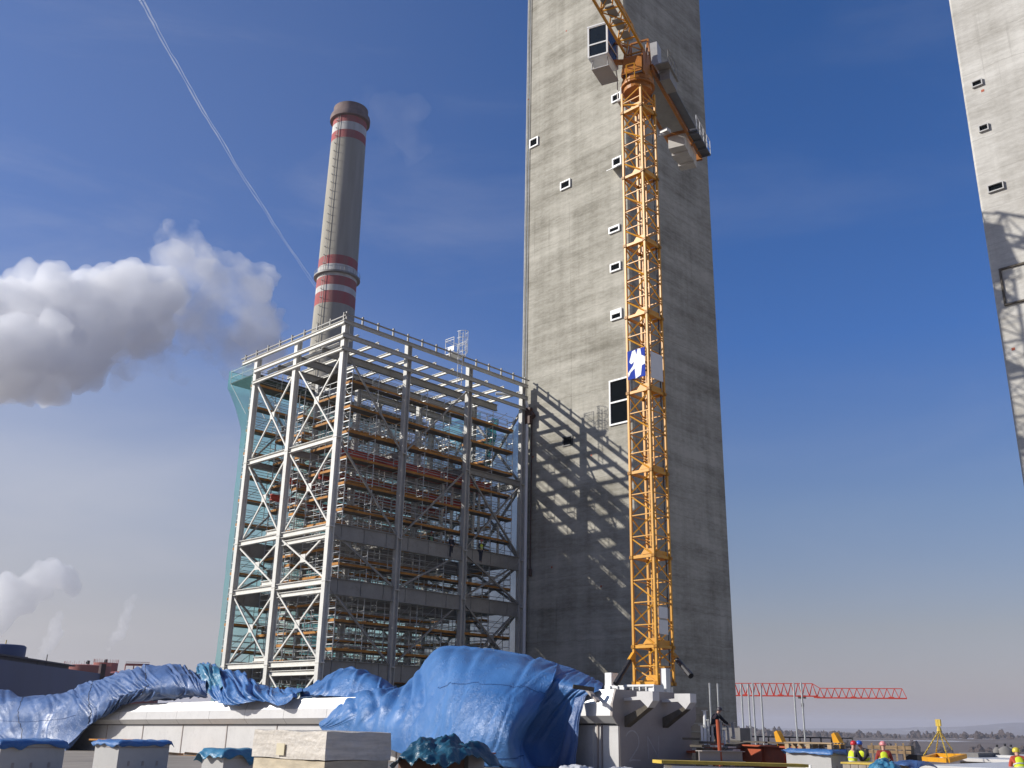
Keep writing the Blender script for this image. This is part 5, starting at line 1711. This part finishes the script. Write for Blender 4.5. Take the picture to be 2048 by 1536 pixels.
# pallet on the white box, crates, blue scrap
p = at(1630, 1487, 40.5)
PAL = thing('pallet', p - GZ * .15, 'wooden pallet lying on the far side of the white box', 'pallet')
mb = MB()
d1, d2 = GU, GV
for k in range(5): mb.obox(p + d2 * (-.5 + .25 * k) + GZ * .02, d1 * .95, d2 * .09, GZ * .02)
mb.build('deck_board', M_WOOD, PAL)
mb = MB()
for k in (-.85, 0, .85):
    for q in (-.5, 0, .5): mb.obox(p + d1 * k + d2 * q - GZ * .13, d1 * .08, d2 * .07, GZ * .11)
    mb.obox(p + d1 * k - GZ * .28, d1 * .08, d2 * .58, GZ * .02)
mb.build('block', M_WOOD, PAL)
mb = MB(); mb.obox(p - GZ * 1.0, d1 * .8, d2 * .5, GZ * .68); o = mb.build('crate', M_DECK); tag(o, 'brown crate under the pallet behind the white box', 'crate')
p = at(1741, 1530, 33)
CRT = thing('plank_crate', p - GZ * 1.1, 'grey brown plank crate in front of the three workers', 'crate')
mb = MB()
for k in range(7): mb.obox(p + GU * (-.75 + .25 * k) - GZ * .5, GU * .115, GV * .02, GZ * .5)
for k in range(4): mb.obox(p - GU * .87 + GV * (.14 + .25 * k) - GZ * .5, GU * .02, GV * .115, GZ * .5)
mb.build('side_planks', pmat('grey weathered planks', (0.33, 0.28, 0.22), .85, var=.25, scale=3), CRT)
mb = MB(); mb.obox(p + GV * .52 + GZ * .03, GU * .92, GV * .56, GZ * .025); mb.build('lid', M_WOODY, CRT)
crumple(at(1770, 1540, 31.5), .42, .5, .3, M_TARPC, 'bright blue plastic scrap in front of the workers', 12.2, 40)
crumple(at(1822, 1527, 33), .5, .9, .1, M_TARPG, 'dark blue grey sheet on the white panels', 19.7, 40)
crumple(at(1152, 1541, 33), .55, .55, .2, pmat('dirty clear foil', (0.62, 0.62, 0.62), .25, var=.1, bump=.4, bscale=9), 'crumpled clear foil at the foot of the ventilator', 27.1, 36)
crumple(at(1240, 1542, 30), .35, .8, .12, pmat('dirty clear foil strip', (0.62, 0.62, 0.62), .25, var=.1, bump=.4, bscale=9), 'strip of clear foil in front of the ventilator corner', 47.1, 36)
# yellow edged board on a white bale, near centre right
a, bq = at(1314, 1523, 24), at(1606, 1531, 26)
o = MB().bar(a, bq, .45, .07).build('formwork_board', M_WOODY); tag(o, 'long yellow formwork board at the bottom edge, in front of the red girder', 'board')
o = MB().bar(a + (bq - a) * .07 - GZ * .22, a + (bq - a) * .62 - GZ * .22, .4, .3).build('insulation_block', M_FRAMEW, bevel=.01); tag(o, 'white insulation block under the yellow formwork board', 'insulation')
# stacked white panels
pc = [at_z(1838, 1530, -.95), at_z(1870, 1514, -.88), at_z(1990, 1510, -.80)]
PANELS = [(zz, float(q @ GU) - 9, float(q @ GU), float(q @ GV), float(q @ GV) + w_) for q, zz, w_ in zip(pc, (-.95, -.88, -.80), (9, 7, 6))]
for k, (zz, u0, u1, v0, v1) in enumerate(PANELS):
    mb = MB(); mb.gbox(u0, u1, v0, v1, zz - .12, zz)
    if k == 0: mb.gbox(u0 + .1, u1 - .1, v0 + .1, v1 - .1, -2.0, zz - .125)
    o = mb.build('roof_panel', M_WHITE, bevel=.008)
    tag(o, ['lowest', 'middle', 'topmost'][k] + ' large flat white sandwich panel stacked at the bottom right', 'roof panel', 'white sandwich panels')
# lifting gear: yellow spreader with chain sling
top = at(1876, 1441, 42)
SPR = thing('lifting_sling', np.array([top[0], top[1], EYE - .9]), 'yellow four legged lifting sling standing over a yellow spreader frame', 'lifting gear')
mb = MB()
mb.tube(top + GZ * .02, top - GZ * .2, .06, 8); mb.tube(top - GZ * .2, top - GZ * .38, .05, 8, .1); mb.obox(top - GZ * .08, GU * .09, GV * .05, GZ * .12)
mb.build('hook', M_WOODY, SPR)
feet = [at(1847, 1512, 41.5), at(1895, 1515, 40.5), at(1905, 1500, 44), at(1872, 1505, 44)]
for p in feet:
    mb = MB(); q0 = top - GZ * .35
    N_ = 15
    for k in range(N_):
        c0 = q0 + (p - q0) * k / N_; c1 = q0 + (p - q0) * (k + .8) / N_
        mb.bar(c0, c1, .045 if k % 2 else .025, .025 if k % 2 else .045)
    mb.build('sling_leg', M_WOODY, SPR)
mb = MB(); c = [feet[0] - GZ * .1, feet[1] - GZ * .1, at(1930, 1512, 41.5), feet[3] - GZ * .1]
for a, bq in ((0, 1), (1, 2), (3, 2), (0, 3)): mb.bar(c[a], c[bq], .14, .15)
mb.build('spreader_frame', M_YEL, SPR)
# timber guard rail behind the workers
GR = thing('timber_railing', at(1770, 1500, 45), 'timber guard rail behind the three workers', 'railing')
mb = MB()
for x in (1743, 1758, 1791, 1806): mb.bar(at(x, 1486, 45), at(x + 1, 1486, 45) - GZ * 1.5, .09, .07)
mb.build('post', M_WOOD, GR)
mb = MB(); mb.bar(at(1735, 1494, 45), at(1822, 1496, 45), .05, .14); mb.bar(at(1735, 1503, 45), at(1822, 1505, 45), .05, .12); mb.build('rail', M_WOOD, GR)
for k, (x, y, w, h_, mat_, lab) in enumerate(((1816, 1499, .35, .35, M_DARK, 'black cable reel behind the timber rail'), (1838, 1505, .8, .12, M_DARK, 'black steel section left of the yellow sling'), (1960, 1508, 1.2, .25, M_DCONC, 'pale concrete upstand right of the yellow sling'))):
    p = at(x, y, 46); mb = MB(); mb.obox(p - GZ * .2, GU * w * .3, GV * w, GZ * h_); mb.obox(p - GZ * (.6 + h_), GU * .1, GV * w * .8, GZ * .4)
    o = mb.build(('cable_reel', 'steel_section', 'upstand')[k], mat_); tag(o, lab, ('cable reel', 'steel section', 'upstand')[k])
for k, x in enumerate((1994, 2010, 2022)):
    p = at(x, 1494 if k != 1 else 1492, 47)
    t = thing('gas_bottle', p - GZ * .75, ['left', 'middle', 'right'][k] + ' one of three dark gas bottles left of the worker at the right edge', 'gas bottle', 'dark gas bottles')
    mb = MB(); mb.lathe(p - GZ * .75, [(.01, 0), (.17 if k != 1 else .3, .02), (.17 if k != 1 else .3, .62), (.08, .74), (.01, .75)], 14); mb.build('body', M_DCONC, t, smooth=True)
    mb = MB(); mb.tube(p - GZ * .02, p + GZ * .09, .05, 8); mb.build('valve', M_DARK, t)

# ------------------------------------------------------------------ far things
# red crane behind the tower
ja, je = at(1330, 1390, 205), at(1813, 1391, 200)
je[2] = ja[2]
RC = thing('tower_crane', np.array([ja[0], ja[1], 0]), 'distant red tower crane whose jib sticks out from behind the grey tower', 'tower crane')
d = je - ja; L_ = np.linalg.norm(d); d /= L_; sd = np.cross(d, GZ)
mb = MB()
NP = 34
def th_(k): return 2.25 if k < 22 else 1.7
for k in range(NP):
    a0, a1 = ja + d * L_ * k / NP, ja + d * L_ * (k + 1) / NP
    off = GZ * (0.0 if k < 22 else -.28)
    mb.bar(a0 + sd * .55 + off, a1 + sd * .55 + off, .17, .2); mb.bar(a0 - sd * .55 + off, a1 - sd * .55 + off, .17, .2)
    mdp = (a0 + a1) / 2 + GZ * th_(k) + off
    for s_ in (-.55, .55):
        mb.bar(a0 + sd * s_ + off, mdp, .09, .09); mb.bar(mdp, a1 + sd * s_ + off, .09, .09)
    if k < NP - 1:
        nx = (a1 + ja + d * L_ * (k + 2) / NP) / 2 + GZ * th_(k + 1) + GZ * (0.0 if k + 1 < 22 else -.28)
        mb.bar(mdp, nx, .14, .14)
    if k % 5 == 2: mb.obox(a0 + off + GZ * .1, d * .5, sd * .6, GZ * .14)
mb.build('jib', M_REDC, RC)
mb = MB(); q = at(1604, 1394, 202); mb.obox(q, d * .7, sd * .5, GZ * .3); mb.tube(q, q - GZ * 1.5, .05, 5); mb.obox(q - GZ * 1.4, d * .25, sd * .2, GZ * .3); mb.build('trolley', M_STEELG, RC)
mb = MB()
for s_ in (-1, 1):
    for q in (-1, 1): mb.bar(np.array([ja[0], ja[1], 0]) + d * s_ * .8 + sd * q * .8, ja + d * s_ * .8 + sd * q * .8 + GZ * 3, .2)
z = 0.5
while z < ja[2]:
    for s_ in (-1, 1):
        b0 = np.array([ja[0], ja[1], z]) + sd * s_ * .8
        mb.bar(b0 - d * .8, b0 + d * .8 + GZ * 1.6, .1); mb.bar(b0 + d * .8 + GZ * 1.6, b0 - d * .8 + GZ * 3.2, .1)
    z += 3.2
mb.build('mast', M_REDC, RC)

# blue grey hall at the far left
A, Bq = at(-160, 1296, 140), at(206, 1352, 201)
zr = 7.3 + EYE
A[2] = Bq[2] = zr
d = Bq - A; L_ = np.linalg.norm(d); d /= L_; sd = np.cross(GZ, d)
HB = thing('industrial_hall', np.array([(A[0] + Bq[0]) / 2, (A[1] + Bq[1]) / 2, 0]), 'dark blue grey industrial hall at the far left behind the long tarpaulin', 'industrial hall')
mb = MB(); mb.obox((A + Bq) / 2 - GZ * zr / 2 + sd * 15, d * L_ / 2, sd * 15, GZ * zr / 2); mb.build('wall', M_BLUEW, HB)
mb = MB(); mb.obox(A + d * L_ * .4 + sd * 14 + GZ * .35, d * L_ * .42, sd * 12, GZ * .35); mb.obox(A + d * L_ * .4 + sd * 14 + GZ * .82, d * L_ * .44, sd * 12.6, GZ * .12); mb.build('roof', pmat('dark roof sheet', (0.05, 0.04, 0.055), .7, var=.2), HB)
mb = MB(); q = at(8, 1312, 172); mb.lathe(np.array([q[0], q[1], zr + .9]), [(2.9, 0), (2.9, 1.55), (2.6, 1.75), (0.01, 1.8)], 28)
mb.build('rooftop_tank', M_BLUEW, HB, smooth=True)
mb = MB()
for x in (4, 12, 20, 28):
    q = at(x, 1292, 172); mb.bar(q, q - GZ * 2.5, .16)
mb.path([at(4, 1294, 172), at(28, 1295, 172)], .1, 5); mb.path([at(4, 1299, 172), at(28, 1300, 172)], .1, 5); q = at(13, 1280, 172); mb.bar(q, q - GZ * 3, .12)
mb.build('rooftop_platform', M_WOODY, HB)
for x, y in ((52, 1314), (75, 1319)):
    q = at(x, y, 178); MB().tube(q, q - GZ * 2.6, .3, 10).build('vent_pipe', M_DARK, HB)
q = at(95, 1309, 180); MB().tube(q, q - GZ * 3, .07, 6).build('vent_pipe', M_DARK, HB)
mb = MB(); q = at(206, 1328, 200); mb.bar(np.array([q[0], q[1], 0]), q, .9, .9); mb.build('corner_column', pmat('rusty dark column', (0.06, 0.03, 0.03), .8, var=.2), HB)
for k, (x, y, D, r_, dome, lab) in enumerate(((176, 1329, 262, 5.2, .35, 'wide terracotta tank left of the dark column'), (212, 1326, 285, 3.0, 0, 'narrow terracotta tank just behind the dark column'), (262, 1342, 270, 7.2, 1.0, 'domed terracotta tank with a gantry on its roof'))):
    q = at(x, y, D)
    t = thing('storage_tank', np.array([q[0], q[1], 0]), lab, 'storage tank', 'terracotta storage tanks')
    mb = MB(); mb.lathe(np.array([q[0], q[1], 0]), [(r_, 0), (r_, q[2] - dome), (r_ * .6, q[2] - dome * .3), (.01, q[2])], 40)
    mb.build('shell', M_TANK, t).data.set_sharp_from_angle(angle=R(30))
    mb = MB()
    for i in range(28):
        a = 2 * math.pi * i / 28
        w = np.array([q[0] + r_ * math.cos(a), q[1] + r_ * math.sin(a), q[2] - dome]); mb.bar(w, w + GZ * .9, .05)
    mb.build('guard_rail', M_TANK, t)
    if k == 2:
        mb = MB(); g0, g1 = at(251, 1329, 268), at(299, 1330, 268)
        mb.bar(g0, g1, 1.5, .5); mb.bar(g0 + GZ * .6, g1 + GZ * .6, .2, .1)
        for f_ in (0, .35, .7, 1): mb.bar(g0 + (g1 - g0) * f_, g0 + (g1 - g0) * f_ - GZ * 1.9, .2)
        mb.build('gantry', M_TANK, t)
    else:
        mb = MB(); mb.tube(q, q + GZ * .9, .35, 8); mb.tube(q + GZ * .2 + GU, q + GU + GZ * .7, .15, 8); mb.build('roof_vent', M_DARK, t)

# ------------------------------------------------------------------ steam


def plume(name, blobs, D, vox, disp, mat, label=None, parent=None, seed=0.0, group=None, sq=1.0):
    """blobs: (x, y, radius in px, depth offset m) -> one closed billowing surface"""
    mb = MB()
    k_px = D / 2050.0
    for (x, y, r_, dd) in blobs:
        c = at(x, y, D + dd); rr = r_ * k_px
        n_, m_ = 20, 12
        V = [c + np.array([0, 0, rr])]
        for j in range(1, m_):
            for i in range(n_):
                a, p_ = 2 * math.pi * i / n_, math.pi * j / m_
                V.append(c + np.array([rr * math.sin(p_) * math.cos(a), rr * math.sin(p_) * math.sin(a) * sq, rr * math.cos(p_)]))
        V.append(c - np.array([0, 0, rr]))
        Fc = [(0, 1 + i, 1 + (i + 1) % n_) for i in range(n_)]
        for j in range(m_ - 2):
            Fc += [(1 + j * n_ + i, 1 + (j + 1) * n_ + i, 1 + (j + 1) * n_ + (i + 1) % n_, 1 + j * n_ + (i + 1) % n_) for i in range(n_)]
        q = 1 + (m_ - 2) * n_
        Fc += [(q + i, len(V) - 1, q + (i + 1) % n_) for i in range(n_)]
        mb.add(V, Fc)
    o = mb.build(name, None, parent)
    md = o.modifiers.new('remesh', 'REMESH'); md.mode = 'VOXEL'; md.voxel_size = vox
    dg = bpy.context.evaluated_depsgraph_get()
    me = bpy.data.meshes.new_from_object(o.evaluated_get(dg))
    o.modifiers.clear()
    n_ = len(me.vertices)
    co = np.empty(n_ * 3); me.vertices.foreach_get('co', co); co = co.reshape(-1, 3)
    no = np.array([v.normal[:] for v in me.vertices])
    f0 = 1.0 / (disp * 3.0)
    dsp = np.empty(n_)
    for i in range(n_):
        p = Vector(co[i]) * f0 + Vector((seed, 0, 0))
        a = noise.fractal(p * .55, 1.0, 2.0, 2)
        bl = 0.0; w = 1.0; q = p
        for o_ in range(5):                     # billow: rounded lumps with sharp creases
            bl += w * (abs(noise.noise(q)) * 2 - .5); w *= .52; q = q * 2.03 + Vector((1.7, 3.1, .4))
        dsp[i] = disp * (.6 * a + .95 * bl)
    co = co + no * dsp[:, None]
    me.vertices.foreach_set('co', co.reshape(-1)); me.update()
    old = o.data; o.data = me; bpy.data.meshes.remove(old)
    md = o.modifiers.new('remesh', 'REMESH'); md.mode = 'VOXEL'; md.voxel_size = vox * .8     # heals folds of the pushed surface
    dg = bpy.context.evaluated_depsgraph_get()
    me = bpy.data.meshes.new_from_object(o.evaluated_get(dg))
    o.modifiers.clear()
    me.polygons.foreach_set('use_smooth', [True] * len(me.polygons))
    me.materials.clear(); me.materials.append(mat)
    old = o.data; o.data = me; bpy.data.meshes.remove(old); me.name = name
    if label: tag(o, label, 'steam plume', group)
    return o


M_ST1 = volume_mat('dense steam', 0.085)
M_ST2 = volume_mat('thinning steam', 0.075, nscale=.028, lo=.38, hi=.66)
M_ST3 = volume_mat('faint smoke', 0.02, nscale=.06, lo=.36, hi=.8)
M_ST4 = volume_mat('distant steam', 0.10, nscale=.045, lo=.28, hi=.6)
G_ST = 'white steam plumes'
BP = plume('steam_plume', [(-60, 640, 95, 0), (10, 628, 82, 10), (60, 622, 78, 30), (110, 618, 72, 0), (160, 612, 66, 20), (215, 612, 64, 0), (262, 606, 62, 15), (305, 606, 58, 0), (345, 590, 40, 20), (60, 690, 85, 10), (130, 690, 82, 0), (200, 685, 72, 10), (262, 665, 62, 0), (310, 650, 55, 10), (30, 745, 62, 0), (110, 742, 58, 10), (-40, 740, 80, 0), (175, 735, 48, 0), (60, 790, 30, 0), (-20, 720, 90, -60), (40, 700, 62, -70), (85, 705, 44, -75), (95, 665, 30, -70)], 640, 1.5, 8.5, M_ST1, 'big dense white steam cloud with a grey underside at the left edge', seed=3.1, group=G_ST)
plume('wisp', [(368, 478, 52, 0), (340, 520, 56, 0), (395, 520, 60, 10), (430, 560, 62, 0), (480, 560, 58, 0), (520, 560, 44, 0), (420, 620, 70, 0), (480, 630, 66, 0), (530, 640, 48, 0), (380, 660, 70, 10), (440, 700, 58, 0), (505, 690, 56, 0), (560, 650, 26, 0), (340, 600, 56, 0), (300, 720, 44, 0), (350, 720, 40, 0), (250, 745, 34, 0)], 640, 1.8, 10.0, M_ST2, parent=BP, seed=8.4)
plume('steam_plume', [(-30, 1250, 34, 0), (5, 1222, 36, 0), (40, 1195, 32, 0), (72, 1170, 32, 0), (100, 1150, 30, 0), (130, 1158, 26, 0), (20, 1180, 28, 0), (150, 1175, 20, 0)], 760, 2.0, 4.5, M_ST4, 'ragged white steam cloud low at the left edge above the blue grey hall', seed=14.2, group=G_ST)
plume('steam_plume', [(84, 1310, 8, 0), (92, 1296, 12, 0), (104, 1284, 15, 0), (112, 1266, 16, 0), (114, 1248, 14, 0), (120, 1234, 10, 0)], 700, 1.0, 2.4, M_ST4, 'short steam wisp rising straight above the blue grey hall\'s roof vents', seed=24.2, group=G_ST)
plume('steam_plume', [(218, 1296, 7, 0), (228, 1282, 9, 0), (238, 1270, 11, 0), (244, 1252, 12, 0), (246, 1236, 10, 0), (258, 1212, 13, 0), (268, 1198, 9, 0)], 700, 1.0, 2.4, M_ST4, 'thin broken steam wisp above the terracotta tanks', seed=34.2, group=G_ST)
plume('smoke_plume', [(712, 205, 16, 0), (738, 200, 30, 0), (775, 205, 40, 8), (812, 210, 42, 10), (760, 245, 40, 10), (805, 262, 48, 12), (835, 300, 44, 14), (775, 290, 34, 10), (790, 235, 56, 10)], 205, 1.0, 2.6, M_ST3, 'faint thin smoke drifting from the top of the banded chimney', seed=44.2)
# jet trail: two ragged strands high up
mb = MB()
rnd = random.Random(5)
for o_ in (-3.2, 3.2):
    pts, rr = [], []
    for k in range(41):
        f_ = k / 40
        x = 276 + (634 - 276) * f_ - 12 * math.sin(math.pi * f_)
        y = -12 + 590 * f_
        x += .8 * math.sin(k * .7 + (0 if o_ < 0 else .6)) + rnd.gauss(0, .45)
        pts.append(at(x + o_ * (1 - .45 * f_), y, 8000 + 2500 * f_)); rr.append((2.5 - 1.1 * f_) * rnd.uniform(.7, 1.3) * 3.3)
    for k in range(40): mb.tube(pts[k], pts[k + 1], rr[k], 8, rr[k + 1], cap=(k in (0, 39)))
o = mb.build('contrail', volume_mat('ice crystal trail', .028), smooth=True)
tag(o, 'double white jet trail slanting down the sky towards the chimney', 'contrail')

# ------------------------------------------------------------------ air
m, n, l, b = base_mat('winter haze')
n.remove(b)
vv = n.new('ShaderNodeVolumePrincipled')
vv.inputs['Color'].default_value = (0.90, 0.92, 1.0, 1)
vv.inputs['Density'].default_value = 0.00012
vv.inputs['Anisotropy'].default_value = 0.2
l.new(vv.outputs[0], n['Material Output'].inputs['Volume'])
mb = MB(); mb.obox(np.array([0, 0, 84.0]), np.array([13000.0, 0, 0]), np.array([0, 13000.0, 0]), np.array([0, 0, 96.0]))
o = mb.build('haze', m)
tag(o, kind='stuff')
